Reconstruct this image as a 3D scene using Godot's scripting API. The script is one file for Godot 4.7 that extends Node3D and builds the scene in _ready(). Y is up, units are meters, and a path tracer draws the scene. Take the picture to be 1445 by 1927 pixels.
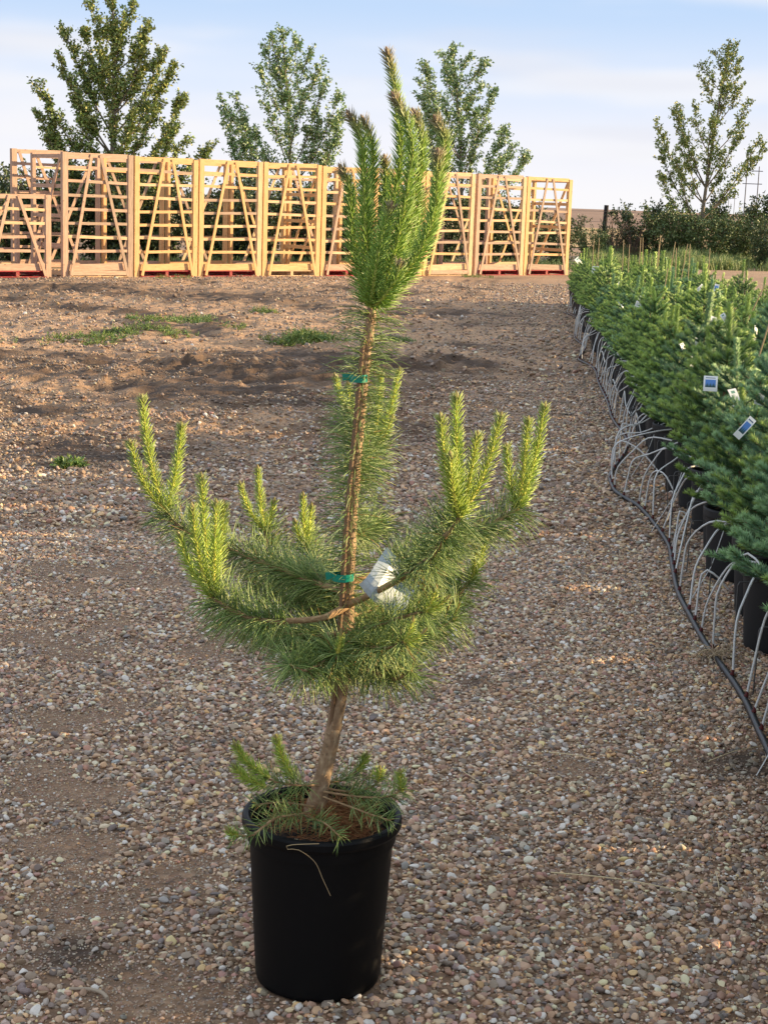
extends Node3D
# A potted pine on a nursery yard: gravel, a block of potted spruces with drip lines, wooden racks, poplars and fields behind.

var rng := RandomNumberGenerator.new()
var taken := {}
var M := {}
var cache := {}
var n_low := FastNoiseLite.new()
var n_mid := FastNoiseLite.new()
var n_fine := FastNoiseLite.new()

# ---------------------------------------------------------------- mesh builder
class MB:
	var v := PackedVector3Array()
	var n := PackedVector3Array()
	var c := PackedColorArray()
	var uv := PackedVector2Array()
	var ix := PackedInt32Array()
	func vert(p: Vector3, nn: Vector3, col: Color, t := Vector2.ZERO) -> int:
		v.append(p); n.append(nn); c.append(col); uv.append(t)
		return v.size() - 1
	func tri(a: Vector3, b: Vector3, d: Vector3, col: Color):
		var nn := (d - a).cross(b - a).normalized()
		var i := vert(a, nn, col)
		vert(b, nn, col); vert(d, nn, col)
		ix.append_array(PackedInt32Array([i, i + 1, i + 2]))
	func quad(a: Vector3, b: Vector3, d: Vector3, e: Vector3, col: Color, ua := Vector2(0, 0), ub := Vector2(0, 1), uc := Vector2(1, 1), ud := Vector2(1, 0)):
		var nn := (d - a).cross(b - a).normalized()
		var i := vert(a, nn, col, ua)
		vert(b, nn, col, ub); vert(d, nn, col, uc); vert(e, nn, col, ud)
		ix.append_array(PackedInt32Array([i, i + 1, i + 2, i, i + 2, i + 3]))
	static func side_of(t: Vector3) -> Vector3:
		var r := Vector3.RIGHT if absf(t.x) < 0.8 else Vector3.FORWARD
		return (r - t * t.dot(r)).normalized()
	func tube(pts: Array, rad: Array, sides: int, col: Color, capped := true, rough := 0.0, nz: FastNoiseLite = null, usc := 1.0):
		var m := pts.size()
		var nn := Vector3.ZERO
		var first := v.size()
		var run := 0.0
		for k in m:
			var t: Vector3 = (pts[mini(k + 1, m - 1)] - pts[maxi(k - 1, 0)]).normalized()
			nn = side_of(t) if k == 0 else (nn - t * t.dot(nn)).normalized()
			var bb := t.cross(nn)
			if k > 0: run += (pts[k] as Vector3).distance_to(pts[k - 1])
			var r: float = rad[k]
			for s in sides + 1:
				var a := TAU * s / sides
				var o := nn * cos(a) + bb * sin(a)
				var rr := r
				if nz: rr *= 1.0 + rough * nz.get_noise_3d(cos(a) * 3.0, run * 30.0, sin(a) * 3.0)
				vert(pts[k] + o * rr, o, col, Vector2(run * usc, float(s) / sides))
		for k in m - 1:
			for s in sides:
				var a := first + k * (sides + 1) + s
				var e := a + sides + 1
				ix.append_array(PackedInt32Array([a, e, e + 1, a, e + 1, a + 1]))
		if capped:
			for k in [0, m - 1]:
				if rad[k] < 0.0004: continue
				var t: Vector3 = (pts[1] - pts[0]).normalized() * -1.0 if k == 0 else (pts[m - 1] - pts[m - 2]).normalized()
				var ci := vert(pts[k], t, col)
				var row: int = first + k * (sides + 1)
				var f2 := v.size()
				for s in sides + 1: vert(v[row + s], t, col)
				for s in sides:
					if k == 0: ix.append_array(PackedInt32Array([ci, f2 + s, f2 + s + 1]))
					else: ix.append_array(PackedInt32Array([ci, f2 + s + 1, f2 + s]))
	func spike(p: Vector3, dir: Vector3, length: float, w: float, col: Color, tipcol: Color):
		var a := side_of(dir)
		var b := dir.cross(a)
		var i := v.size()
		for k in 3:
			var o := a * cos(TAU * k / 3.0) + b * sin(TAU * k / 3.0)
			vert(p + o * w * 0.5, o, col)
		vert(p + dir * length, (a + dir).normalized(), tipcol)
		ix.append_array(PackedInt32Array([i, i + 3, i + 1, i + 1, i + 3, i + 2, i + 2, i + 3, i]))
	func hair(p: Vector3, dir: Vector3, bend: Vector3, length: float, w: float, segs: int, col: Color, tipcol: Color):
		var i := v.size()
		var q := p
		var d := dir
		var nn := side_of(d)
		for k in segs:
			nn = (nn - d * d.dot(nn)).normalized()
			var b := d.cross(nn)
			var cc := col.lerp(tipcol, float(k) / segs)
			var ww := w * 0.5 * (1.0 if k < segs - 1 else 0.8)
			for s in 3:
				var o := nn * cos(TAU * s / 3.0) + b * sin(TAU * s / 3.0)
				vert(q + o * ww, o, cc)
			q += d * (length / segs)
			d = (d + bend / segs).normalized()
		vert(q, d, tipcol)
		for k in segs - 1:
			for s in 3:
				var a := i + k * 3 + s
				var a2 := i + k * 3 + (s + 1) % 3
				ix.append_array(PackedInt32Array([a, a + 3, a2 + 3, a, a2 + 3, a2]))
		var l := i + (segs - 1) * 3
		for s in 3: ix.append_array(PackedInt32Array([l + s, i + segs * 3, l + (s + 1) % 3]))
	func leaf(p: Vector3, dir: Vector3, up: Vector3, length: float, w: float, col: Color):
		var s := dir.cross(up).normalized()
		var u := s.cross(dir)
		var mid := p + dir * length * 0.45
		var l := mid - s * w * 0.5 + u * w * 0.16
		var r := mid + s * w * 0.5 + u * w * 0.16
		var t := p + dir * length - u * w * 0.1
		tri(p, l, t, col); tri(p, t, r, col)
	func box(o: Vector3, bx: Vector3, by: Vector3, bz: Vector3, col := Color.WHITE, ushift := Vector2.ZERO):
		# o = centre, half vectors; bx is the long way (grain runs along u)
		var L := bx.length() * 2.0
		var c8 := []
		for i in 8:
			c8.append(o + bx * (1.0 if i & 1 else -1.0) + by * (1.0 if i & 2 else -1.0) + bz * (1.0 if i & 4 else -1.0))
		for f in [[0, 2, 3, 1, 1], [5, 7, 6, 4, 1], [4, 6, 2, 0, 0], [1, 3, 7, 5, 0], [2, 6, 7, 3, 2], [4, 0, 1, 5, 2]]:
			var a: Vector3 = c8[f[0]]; var b: Vector3 = c8[f[1]]; var d: Vector3 = c8[f[2]]; var e: Vector3 = c8[f[3]]
			var nn := (d - a).cross(b - a).normalized()
			if nn.dot((a + d) * 0.5 - o) < 0.0:
				var s := b; b = e; e = s
			var us := []
			for q in [a, b, d, e]:
				var x: float = (q - o).dot(bx.normalized())
				var y: float = (q - o).dot(by.normalized()) + (q - o).dot(bz.normalized())
				us.append(Vector2(x * 0.8, y * 2.2) + ushift)
			quad(a, b, d, e, col, us[0], us[1], us[2], us[3])
	func mesh(mat: Material) -> ArrayMesh:
		var arr := []
		arr.resize(Mesh.ARRAY_MAX)
		arr[Mesh.ARRAY_VERTEX] = v
		arr[Mesh.ARRAY_NORMAL] = n
		arr[Mesh.ARRAY_COLOR] = c
		arr[Mesh.ARRAY_TEX_UV] = uv
		arr[Mesh.ARRAY_INDEX] = ix
		var am := ArrayMesh.new()
		am.add_surface_from_arrays(Mesh.PRIMITIVE_TRIANGLES, arr)
		if mat: am.surface_set_material(0, mat)
		return am

# ---------------------------------------------------------------- scene helpers
func put(parent: Node, node: Node, called: String) -> Node:
	var key := str(parent.get_instance_id()) + called
	var k: int = taken.get(key, 0)
	taken[key] = k + 1
	node.name = called if k == 0 else "%s_%03d" % [called, k]
	parent.add_child(node, true)
	return node
func part(parent: Node, called: String, mesh: Mesh, mat: Material = null) -> MeshInstance3D:
	var o := MeshInstance3D.new()
	o.mesh = mesh
	if mat: o.material_override = mat
	put(parent, o, called)
	return o
func thing(called: String, label: String, category: String, at := Vector3.ZERO, group := "") -> Node3D:
	var o := Node3D.new()
	put(self, o, called)
	o.position = at
	tag(o, label, category, group)
	return o
func tag(o: Node, label: String, category: String, group := ""):
	o.set_meta("label", label)
	o.set_meta("category", category)
	if group: o.set_meta("group", group)
func copy_of(src: Node3D, called: String, label: String, category: String, at: Vector3, group := "") -> Node3D:
	var o: Node3D = src.duplicate()
	put(self, o, called)
	o.position = at
	tag(o, label, category, group)
	return o
func structure(o: Node): o.set_meta("kind", "structure")
func stuff(o: Node): o.set_meta("kind", "stuff")
func rr(a: float, b: float) -> float: return rng.randf_range(a, b)
func rv() -> Vector3:
	var z := rr(-1, 1)
	var a := rr(0, TAU)
	var r := sqrt(1.0 - z * z)
	return Vector3(r * cos(a), z, r * sin(a))
func jit(c: Color, k: float) -> Color:
	var s := 1.0 + rr(-k, k)
	return Color(c.r * s * (1.0 + rr(-k, k) * 0.3), c.g * s, c.b * s * (1.0 + rr(-k, k) * 0.4))
func ordinal(k: int) -> String:
	var w := ["first", "second", "third", "fourth", "fifth", "sixth", "seventh", "eighth", "ninth", "tenth", "eleventh", "twelfth", "thirteenth", "fourteenth", "fifteenth", "sixteenth", "seventeenth", "eighteenth", "nineteenth", "twentieth"]
	if k < 20: return w[k]
	var tens := ["twenty", "thirty", "forty", "fifty"]
	var m := k + 1
	if m % 10 == 0: return ["twentieth", "thirtieth", "fortieth", "fiftieth"][m / 10 - 2]
	return tens[m / 10 - 2] + "-" + w[m % 10 - 1]
func curve(pts: Array, count: int) -> Array:
	# smooth line through the points
	var cv := Curve3D.new()
	var m := pts.size()
	for k in m:
		var t: Vector3 = (pts[mini(k + 1, m - 1)] - pts[maxi(k - 1, 0)]) / 6.0
		cv.add_point(pts[k], -t, t)
	var out := []
	var L := cv.get_baked_length()
	for k in count: out.append(cv.sample_baked(L * k / (count - 1), true))
	return out
func taper(a: float, b: float, count: int) -> Array:
	var out := []
	for k in count: out.append(lerpf(a, b, float(k) / (count - 1)))
	return out
func lathe(profile: Array, sides: int, col := Color.WHITE) -> MB:
	# profile of Vector2(radius, y), outside face to the left of its run
	var mb := MB.new()
	for k in profile.size() - 1:
		var p: Vector2 = profile[k]
		var q: Vector2 = profile[k + 1]
		var t := (q - p).normalized()
		var nr := Vector2(t.y, -t.x)
		var f := mb.v.size()
		for s in sides + 1:
			var a := TAU * s / sides
			var o := Vector3(cos(a), 0, -sin(a))
			var nn := (o * nr.x + Vector3.UP * nr.y).normalized()
			mb.vert(o * p.x + Vector3.UP * p.y, nn, col, Vector2(float(s) / sides, p.y))
			mb.vert(o * q.x + Vector3.UP * q.y, nn, col, Vector2(float(s) / sides, q.y))
		for s in sides:
			var i := f + s * 2
			mb.ix.append_array(PackedInt32Array([i, i + 1, i + 3, i, i + 3, i + 2]))
	return mb

# ---------------------------------------------------------------- materials
func std(rough: float, col := Color.WHITE, vcol := true) -> StandardMaterial3D:
	var m := StandardMaterial3D.new()
	m.albedo_color = col
	m.roughness = rough
	m.vertex_color_use_as_albedo = vcol
	return m
func lin(r: float, g: float, b: float) -> Color: return Color(r, g, b).linear_to_srgb()
func noise(freq: float, sd: int, kind := FastNoiseLite.TYPE_SIMPLEX_SMOOTH, oct := 3) -> FastNoiseLite:
	var f := FastNoiseLite.new()
	f.seed = sd
	f.frequency = freq
	f.noise_type = kind
	f.fractal_type = FastNoiseLite.FRACTAL_FBM if oct > 1 else FastNoiseLite.FRACTAL_NONE
	f.fractal_octaves = oct
	return f
func wood_texture(base: Color, dark: Color, sd: int) -> ImageTexture:
	var w := 512
	var h := 256
	var im := Image.create(w, h, true, Image.FORMAT_RGB8)
	var g := noise(0.05, sd, FastNoiseLite.TYPE_SIMPLEX_SMOOTH, 4)
	var b := noise(0.008, sd + 9, FastNoiseLite.TYPE_SIMPLEX_SMOOTH, 2)
	var knots := []
	var r := RandomNumberGenerator.new()
	r.seed = sd
	for k in 9: knots.append(Vector3(r.randf() * w, r.randf() * h, r.randf_range(3, 6)))
	for y in h:
		for x in w:
			var yy := y + 9.0 * b.get_noise_2d(x * 0.6, y)
			var t := 0.5 + 0.75 * g.get_noise_2d(x * 0.06, yy * 2.6)
			t = clampf(t + 0.25 * b.get_noise_2d(x * 1.5 + 900, y * 3.0), 0, 1)
			var c := dark.lerp(base, 0.25 + 0.75 * t)
			for q in knots:
				var d := Vector2((x - q.x) * 0.6, y - q.y).length()
				if d < q.z: c = c.lerp(dark * 0.55, 0.8 * (1.0 - d / q.z) + 0.15)
			im.set_pixel(x, y, c)
	im.generate_mipmaps()
	return ImageTexture.create_from_image(im)
func make_materials():
	for a in [["wood_gold", Color(0.88, 0.72, 0.51), Color(0.72, 0.53, 0.33), 3], ["wood_pink", Color(0.80, 0.67, 0.57), Color(0.58, 0.45, 0.37), 5], ["wood_pale", Color(0.88, 0.76, 0.60), Color(0.70, 0.54, 0.38), 8], ["wood_grey", Color(0.72, 0.62, 0.53), Color(0.50, 0.41, 0.34), 13]]:
		var m := std(0.75, Color.WHITE, false)
		m.albedo_texture = wood_texture(a[1], a[2], a[3])
		M[a[0]] = m
	# red paint worn through to the wood
	var im := Image.create(256, 256, true, Image.FORMAT_RGB8)
	var nz := noise(0.03, 21, FastNoiseLite.TYPE_SIMPLEX_SMOOTH, 4)
	for y in 256:
		for x in 256:
			var t := nz.get_noise_2d(x, y * 3.0)
			var c := Color(0.66, 0.14, 0.17).lerp(Color(0.50, 0.11, 0.13), clampf(0.5 + t, 0, 1))
			if t > 0.33: c = Color(0.62, 0.47, 0.38)
			im.set_pixel(x, y, c)
	im.generate_mipmaps()
	M.red_wood = std(0.7, Color.WHITE, false)
	M.red_wood.albedo_texture = ImageTexture.create_from_image(im)
	M.plain = std(0.8)
	M.needle = std(0.42)
	M.needle.backlight = Color(0.35, 0.35, 0.35)
	M.spruce = std(0.45)
	M.spruce.backlight = Color(0.4, 0.4, 0.4)
	M.leaf = std(0.5)
	M.leaf.backlight = Color(0.6, 0.6, 0.6)
	M.bark = std(0.9)
	M.black_plastic = std(0.5, lin(0.0035, 0.0035, 0.004), false)
	M.black_plastic.metallic_specular = 0.3
	M.dull_black = std(0.6, lin(0.006, 0.006, 0.007), false)
	M.pipe = std(0.42, lin(0.018, 0.018, 0.02), false)
	M.tube_white = std(0.45, lin(0.66, 0.66, 0.64), false)
	M.emitter = std(0.5, lin(0.10, 0.012, 0.012), false)
	M.wire = std(0.5, lin(0.14, 0.14, 0.14), false)
	M.wire.metallic = 0.6
	M.tape = std(0.4, lin(0.0, 0.24, 0.17), false)
	M.tape.backlight = Color(0.5, 0.5, 0.5)
	M.bamboo = std(0.6, lin(0.40, 0.29, 0.15), false)
	M.straw = std(0.7, lin(0.60, 0.47, 0.27), false)
	M.twig = std(0.85, lin(0.16, 0.10, 0.065), false)
	M.film = std(0.35, lin(0.36, 0.41, 0.44), false)
	M.film.backlight = Color(0.6, 0.6, 0.6)
	M.stone = std(0.78)
	M.stake = std(0.65, lin(0.20, 0.115, 0.06), false)
	# bark: two-tone scaly noise
	var bi := Image.create(256, 256, true, Image.FORMAT_RGB8)
	var bn := noise(0.05, 33, FastNoiseLite.TYPE_CELLULAR, 2)
	var bn2 := noise(0.02, 34)
	for y in 256:
		for x in 256:
			var t := clampf(0.5 + 0.6 * bn.get_noise_2d(x * 1.0, y * 0.6) + 0.4 * bn2.get_noise_2d(x, y), 0, 1)
			bi.set_pixel(x, y, Color(0.56, 0.45, 0.34).lerp(Color(0.88, 0.78, 0.63), t))
	bi.generate_mipmaps()
	M.pine_bark = std(0.85, Color.WHITE, false)
	M.pine_bark.albedo_texture = ImageTexture.create_from_image(bi)
	M.branch_bark = std(0.9, Color(0.98, 0.96, 0.90), false)
	M.branch_bark.albedo_texture = M.pine_bark.albedo_texture
	M.pine_bark.heightmap_enabled = true
	M.pine_bark.heightmap_texture = ImageTexture.create_from_image(bi)
	M.pine_bark.heightmap_scale = 0.25
	# yard surface: small stones and dirt of many tones, a weak tint on top of the vertex colours
	var gi := Image.create(1024, 1024, true, Image.FORMAT_RGB8)
	var hi := Image.create(1024, 1024, true, Image.FORMAT_RGB8)
	var cell := noise(1.0, 55, FastNoiseLite.TYPE_CELLULAR, 1)
	cell.cellular_return_type = FastNoiseLite.RETURN_CELL_VALUE
	cell.frequency = 0.085
	var cimg := cell.get_seamless_image(1024, 1024, false, false, 0.12, false)
	cell.cellular_return_type = FastNoiseLite.RETURN_DISTANCE
	var dimg := cell.get_seamless_image(1024, 1024, true, false, 0.12, true)
	var simg := noise(0.05, 57, FastNoiseLite.TYPE_SIMPLEX_SMOOTH, 5).get_seamless_image(1024, 1024, false, false, 0.12, true)
	var tones := [Color(0.78, 0.70, 0.62), Color(0.62, 0.55, 0.49), Color(0.86, 0.80, 0.74), Color(0.52, 0.48, 0.46), Color(0.72, 0.60, 0.50), Color(0.66, 0.62, 0.60), Color(0.95, 0.91, 0.86), Color(0.70, 0.58, 0.54)]
	for y in 1024:
		for x in 1024:
			var cv := cimg.get_pixel(x, y).r
			var s := simg.get_pixel(x, y).r
			var st: Color = tones[int(cv * 79.0) % 8]
			var soil := Color(0.80, 0.71, 0.62) * (0.75 + 0.5 * s)
			var k := 0.85 if dimg.get_pixel(x, y).r < 0.55 else 0.25
			gi.set_pixel(x, y, soil.lerp(st, k * clampf(s * 2.0 - 0.2, 0, 1)))
			var hgt := clampf(1.0 - dimg.get_pixel(x, y).r, 0, 1) * 0.6 + 0.4 * s
			hi.set_pixel(x, y, Color(hgt, hgt, hgt))
	gi.generate_mipmaps()
	M.yard = std(0.9)
	M.yard.albedo_texture = ImageTexture.create_from_image(gi)
	M.yard.heightmap_enabled = true
	M.yard.heightmap_texture = ImageTexture.create_from_image(hi)
	M.yard.heightmap_scale = 1.2
	M.yard.uv1_triplanar = true
	M.yard.uv1_world_triplanar = true
	M.yard.uv1_scale = Vector3(0.5, 0.5, 0.5)
	# ploughed field
	var fi := noise(0.02, 61, FastNoiseLite.TYPE_SIMPLEX_SMOOTH, 4).get_seamless_image(256, 256, false, false, 0.12, true)
	fi.convert(Image.FORMAT_RGB8)
	for y in 256:
		for x in 256:
			fi.set_pixel(x, y, Color(0.46, 0.34, 0.27).lerp(Color(0.62, 0.49, 0.39), fi.get_pixel(x, y).r))
	fi.generate_mipmaps()
	M.field = std(0.95, Color.WHITE, false)
	M.field.albedo_texture = ImageTexture.create_from_image(fi)
	M.field.uv1_triplanar = true
	M.field.uv1_world_triplanar = true
	M.field.uv1_scale = Vector3(0.008, 0.05, 0.05)
	M.dry = std(0.95, Color(0.70, 0.57, 0.38), false)
	# printed plant tag
	for kind in 2:
		var ti := Image.create(96, 160, true, Image.FORMAT_RGB8)
		ti.fill(Color(0.90, 0.90, 0.88))
		if kind == 0:
			for y in range(40, 120):
				for x in range(12, 84): ti.set_pixel(x, y, Color(0.30, 0.50, 0.76).lerp(Color(0.16, 0.30, 0.30), clampf((y - 80) / 30.0 + 0.3 * sin(x * 0.3), 0, 1)))
			ti.fill_rect(Rect2i(14, 18, 66, 8), Color(0.25, 0.33, 0.45))
		else:
			ti.fill_rect(Rect2i(26, 20, 44, 26), Color(0.42, 0.58, 0.50))
			for k in 8: ti.fill_rect(Rect2i(14, 60 + k * 11, 40 + (k * 37) % 28, 4), Color(0.55, 0.55, 0.56))
		ti.generate_mipmaps()
		var tm := std(0.35, Color.WHITE, false)
		tm.albedo_texture = ImageTexture.create_from_image(ti)
		tm.backlight = Color(0.3, 0.3, 0.3)
		M["tag_%d" % kind] = tm

# ---------------------------------------------------------------- sky
func make_sky() -> PanoramaSkyMaterial:
	var w := 2048
	var h := 1024
	var im := Image.create(w, h, false, Image.FORMAT_RGBF)
	var streak := noise(1.0, 71, FastNoiseLite.TYPE_SIMPLEX_SMOOTH, 5)
	var big := noise(1.0, 72, FastNoiseLite.TYPE_SIMPLEX_SMOOTH, 3)
	var stops := [0.0, 2.0, 4.0, 7.0, 16.0, 40.0, 90.0]
	var cols := [Color(0.502, 0.493, 0.502), Color(0.470, 0.474, 0.509), Color(0.391, 0.435, 0.516), Color(0.280, 0.369, 0.502), Color(0.360, 0.440, 0.560), Color(0.420, 0.475, 0.550), Color(0.440, 0.485, 0.550)]
	for y in h:
		var e := 90.0 - (y + 0.5) / h * 180.0
		var base: Color = cols[0]
		for k in 6:
			if e >= stops[k]: base = cols[k].lerp(cols[k + 1], smoothstep(stops[k], stops[k + 1], e))
		for x in w:
			var c := base
			if e > 0.0 and e < 45.0:
				var a := TAU * x / w
				var p := Vector3(cos(a) * 7.0, e * 0.75, sin(a) * 7.0)
				var s := streak.get_noise_3d(p.x * 0.5, p.y * 0.9, p.z * 0.5)
				var g := big.get_noise_3d(p.x * 0.25, p.y * 0.35, p.z * 0.25)
				var k := smoothstep(0.0, 0.5, s * 0.7 + g * 0.6 + 0.12) * smoothstep(45.0, 8.0, e)
				c = c.lerp(Color(0.488, 0.486, 0.50), k * 0.7)
				var dk := smoothstep(0.12, 0.5, big.get_noise_3d(p.x * 0.5 + 9.0, p.y * 0.8, p.z * 0.5)) * smoothstep(9.0, 4.0, e) * smoothstep(0.8, 2.5, e)
				c = c.lerp(Color(0.395, 0.405, 0.45), dk * 0.4)
			im.set_pixel(x, y, c)
	var m := PanoramaSkyMaterial.new()
	m.panorama = ImageTexture.create_from_image(im)
	return m

# ---------------------------------------------------------------- ground
const POT := Vector3(-0.112, 0, -3.30)
var mounds := [[Vector3(0.666, 0, -16.943), 0.75, 0.06], [Vector3(-0.178, 0, -16.652), 0.5, 0.05], [Vector3(-1.323, 0, -15.741), 0.9, 0.055], [Vector3(-1.99, 0, -16.03), 0.6, 0.05], [Vector3(-2.479, 0, -14.79), 0.5, 0.07], [Vector3(-1.702, 0, -11.822), 0.8, 0.05], [Vector3(-5.512, 0, -25.739), 1.2, 0.06], [Vector3(-5.465, 0, -28.134), 1.4, 0.06], [Vector3(-0.116, 0, -12.224), 0.35, 0.05], [Vector3(-0.658, 0, -3.37), 0.10, 0.012]]
var damp_and_shade := [[Vector3(0.666, 0, -16.943), 0.7], [Vector3(0.334, 0, -17.4), 0.5], [Vector3(-1.302, 0, -15.501), 1.7], [Vector3(-0.617, 0, -16.502), 1.5], [Vector3(-1.581, 0, -13.881), 1.1], [Vector3(-1.122, 0, -17.475), 1.2], [Vector3(-3.097, 0, -15.151), 0.7], [Vector3(-2.798, 0, -12.456), 0.6], [Vector3(-1.897, 0, -10.485), 0.7], [Vector3(1.39, 0, -25.521), 0.9], [Vector3(0.789, 0, -25.216), 0.8], [Vector3(-0.653, 0, -3.344), 0.09], [Vector3(0.344, 0, -5.566), 0.06], [Vector3(0.377, 0, -12.2), 0.22], [Vector3(-0.157, 0, -12.214), 0.35], [Vector3(-5.875, 0, -27.869), 2.0], [Vector3(-2.861, 0, -27.306), 1.8], [Vector3(1.176, 0, -4.776), 0.16], [Vector3(-2.265, 0, -14.078), 0.5]]  # dark patches: damp soil, and ground shade painted in with it
var bare := [[Vector3(-0.572, 0, -3.225), 0.16], [Vector3(-0.659, 0, -3.506), 0.20], [Vector3(-0.768, 0, -3.937), 0.22], [Vector3(-0.887, 0, -4.391), 0.24], [Vector3(-1.022, 0, -5.064), 0.30], [Vector3(-1.142, 0, -5.969), 0.34], [Vector3(-1.295, 0, -7.025), 0.4], [Vector3(-0.501, 0, -3.824), 0.12], [Vector3(-0.446, 0, -3.163), 0.2], [Vector3(1.135, 0, -4.821), 0.18], [Vector3(0.618, 0, -4.72), 0.12], [Vector3(-0.597, 0, -5.888), 0.2], [Vector3(0.344, 0, -5.566), 0.05]]
func row_edge(d: float) -> float: return 1.42 + 0.075 * (d - 6.0)
func churn(x: float, d: float) -> float:
	return smoothstep(8.0, 13.0, d) * smoothstep(row_edge(d) - 0.3, row_edge(d) - 2.0, x)
func gh(x: float, z: float) -> float:
	var d := -z
	var k := churn(x, d)
	var h := n_low.get_noise_2d(x, z) * (0.012 + 0.03 * k)
	h += k * (n_mid.get_noise_2d(x, z) * 0.06 + n_fine.get_noise_2d(x, z) * 0.042)
	h += (1.0 - k) * n_mid.get_noise_2d(x * 1.3, z * 1.3) * 0.010
	for m in mounds:
		var q: Vector3 = m[0]
		var r2: float = ((x - q.x) * (x - q.x) + (z - q.z) * (z - q.z)) / (m[1] * m[1])
		if r2 < 4.0: h += m[2] * exp(-r2 * 1.6) * (1.0 + 0.9 * n_fine.get_noise_2d(x, z))
	var pr := Vector2(x - POT.x, z - POT.z).length()
	h *= smoothstep(0.15, 0.45, pr)
	h *= 1.0 - 0.85 * smoothstep(row_edge(d) - 0.5, row_edge(d) - 0.15, x) * smoothstep(34.0, 30.0, d)
	h *= smoothstep(60.0, 46.0, d) * (1.0 - 0.85 * smoothstep(-2.5, -0.4, d - (31.9 + (x + 6.6) * 0.855)))
	return h
func wet(x: float, z: float) -> float:  # strength of the damp soil and painted shade, zero to one
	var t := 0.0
	for m in damp_and_shade:
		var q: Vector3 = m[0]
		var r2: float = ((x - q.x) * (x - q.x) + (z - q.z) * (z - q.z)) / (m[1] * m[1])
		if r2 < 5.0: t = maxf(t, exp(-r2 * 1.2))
	var clod_shade := 0.75 * smoothstep(0.12, 0.42, n_mid.get_noise_2d(x * 0.28 + 30.0, z * 0.42)) * churn(x, -z)  # sideways streaks: dark clods plus shadow streaks painted as soil colour
	return clampf(maxf(t, clod_shade) * (0.9 + 0.9 * n_mid.get_noise_2d(x * 1.5, z * 1.5)), 0, 1)
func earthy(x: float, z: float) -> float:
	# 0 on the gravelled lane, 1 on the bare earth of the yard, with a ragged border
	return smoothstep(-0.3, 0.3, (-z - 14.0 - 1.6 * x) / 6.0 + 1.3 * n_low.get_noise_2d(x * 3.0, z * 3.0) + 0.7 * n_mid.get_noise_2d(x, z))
func barren(x: float, z: float) -> float:
	var t := 0.0
	for m in bare:
		var q: Vector3 = m[0]
		var r2: float = ((x - q.x) * (x - q.x) + (z - q.z) * (z - q.z)) / (m[1] * m[1])
		if r2 < 5.0: t = maxf(t, exp(-r2 * 1.1))
	return clampf(t * (0.52 + 1.1 * n_mid.get_noise_2d(x * 2.5, z * 2.5)), 0, 1)
func pebble_mesh(sd: int) -> ArrayMesh:
	# a rounded, slightly angular stone of 80 faces, about 1 across
	var r := RandomNumberGenerator.new()
	r.seed = sd
	var t := (1.0 + sqrt(5.0)) / 2.0
	var pts := [Vector3(-1, t, 0), Vector3(1, t, 0), Vector3(-1, -t, 0), Vector3(1, -t, 0), Vector3(0, -1, t), Vector3(0, 1, t), Vector3(0, -1, -t), Vector3(0, 1, -t), Vector3(t, 0, -1), Vector3(t, 0, 1), Vector3(-t, 0, -1), Vector3(-t, 0, 1)]
	for k in 12: pts[k] = pts[k].normalized()
	var f := [[0, 11, 5], [0, 5, 1], [0, 1, 7], [0, 7, 10], [0, 10, 11], [1, 5, 9], [5, 11, 4], [11, 10, 2], [10, 7, 6], [7, 1, 8], [3, 9, 4], [3, 4, 2], [3, 2, 6], [3, 6, 8], [3, 8, 9], [4, 9, 5], [2, 4, 11], [6, 2, 10], [8, 6, 7], [9, 8, 1]]
	var mid := {}
	var f2 := []
	for q in f:
		var m := []
		for k in 3:
			var a: int = q[k]
			var b: int = q[(k + 1) % 3]
			var key := mini(a, b) * 1000 + maxi(a, b)
			if not mid.has(key):
				mid[key] = pts.size()
				pts.append(((pts[a] + pts[b]) * 0.5).normalized())
			m.append(mid[key])
		f2.append_array([[q[0], m[0], m[2]], [q[1], m[1], m[0]], [q[2], m[2], m[1]], [m[0], m[1], m[2]]])
	# cut by a few planes for flat, worn faces
	var cuts := []
	for k in 11: cuts.append([Vector3(r.randf_range(-1, 1), r.randf_range(-1, 1), r.randf_range(-1, 1)).normalized(), r.randf_range(0.45, 0.82)])
	var out := []
	for p in pts:
		var q: Vector3 = p
		for c in cuts:
			var d: float = q.dot(c[0])
			if d > c[1]: q -= c[0] * (d - c[1]) * 0.9
		out.append(q * 0.5)
	var st := SurfaceTool.new()
	st.begin(Mesh.PRIMITIVE_TRIANGLES)
	st.set_smooth_group(0 if sd % 2 == 0 else -1)
	for q in f2:
		for k in [0, 2, 1]:
			st.set_color(Color.WHITE)
			st.add_vertex(out[q[k]])
	st.index()
	st.generate_normals()
	return st.commit()
func stone_color() -> Color:
	var t := rng.randf()
	var c := Color(0.24, 0.185, 0.14)
	if t < 0.20: c = Color(0.165, 0.12, 0.09)
	elif t < 0.34: c = Color(0.21, 0.195, 0.18)
	elif t < 0.46: c = Color(0.34, 0.28, 0.22)
	elif t < 0.58: c = Color(0.095, 0.088, 0.088)
	elif t < 0.64: c = Color(0.20, 0.13, 0.115)
	elif t < 0.69: c = Color(0.34, 0.235, 0.14)
	elif t < 0.755: c = Color(0.50, 0.45, 0.38)
	elif t < 0.78: c = Color(0.62, 0.58, 0.52)
	elif t < 0.80: c = Color(0.145, 0.16, 0.165)
	var o := jit(Color(c.r * 2.12, c.g * 1.80, c.b * 1.50), 0.28)
	return Color(minf(o.r, 0.68), minf(o.g, 0.62), minf(o.b, 0.55))
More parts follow.
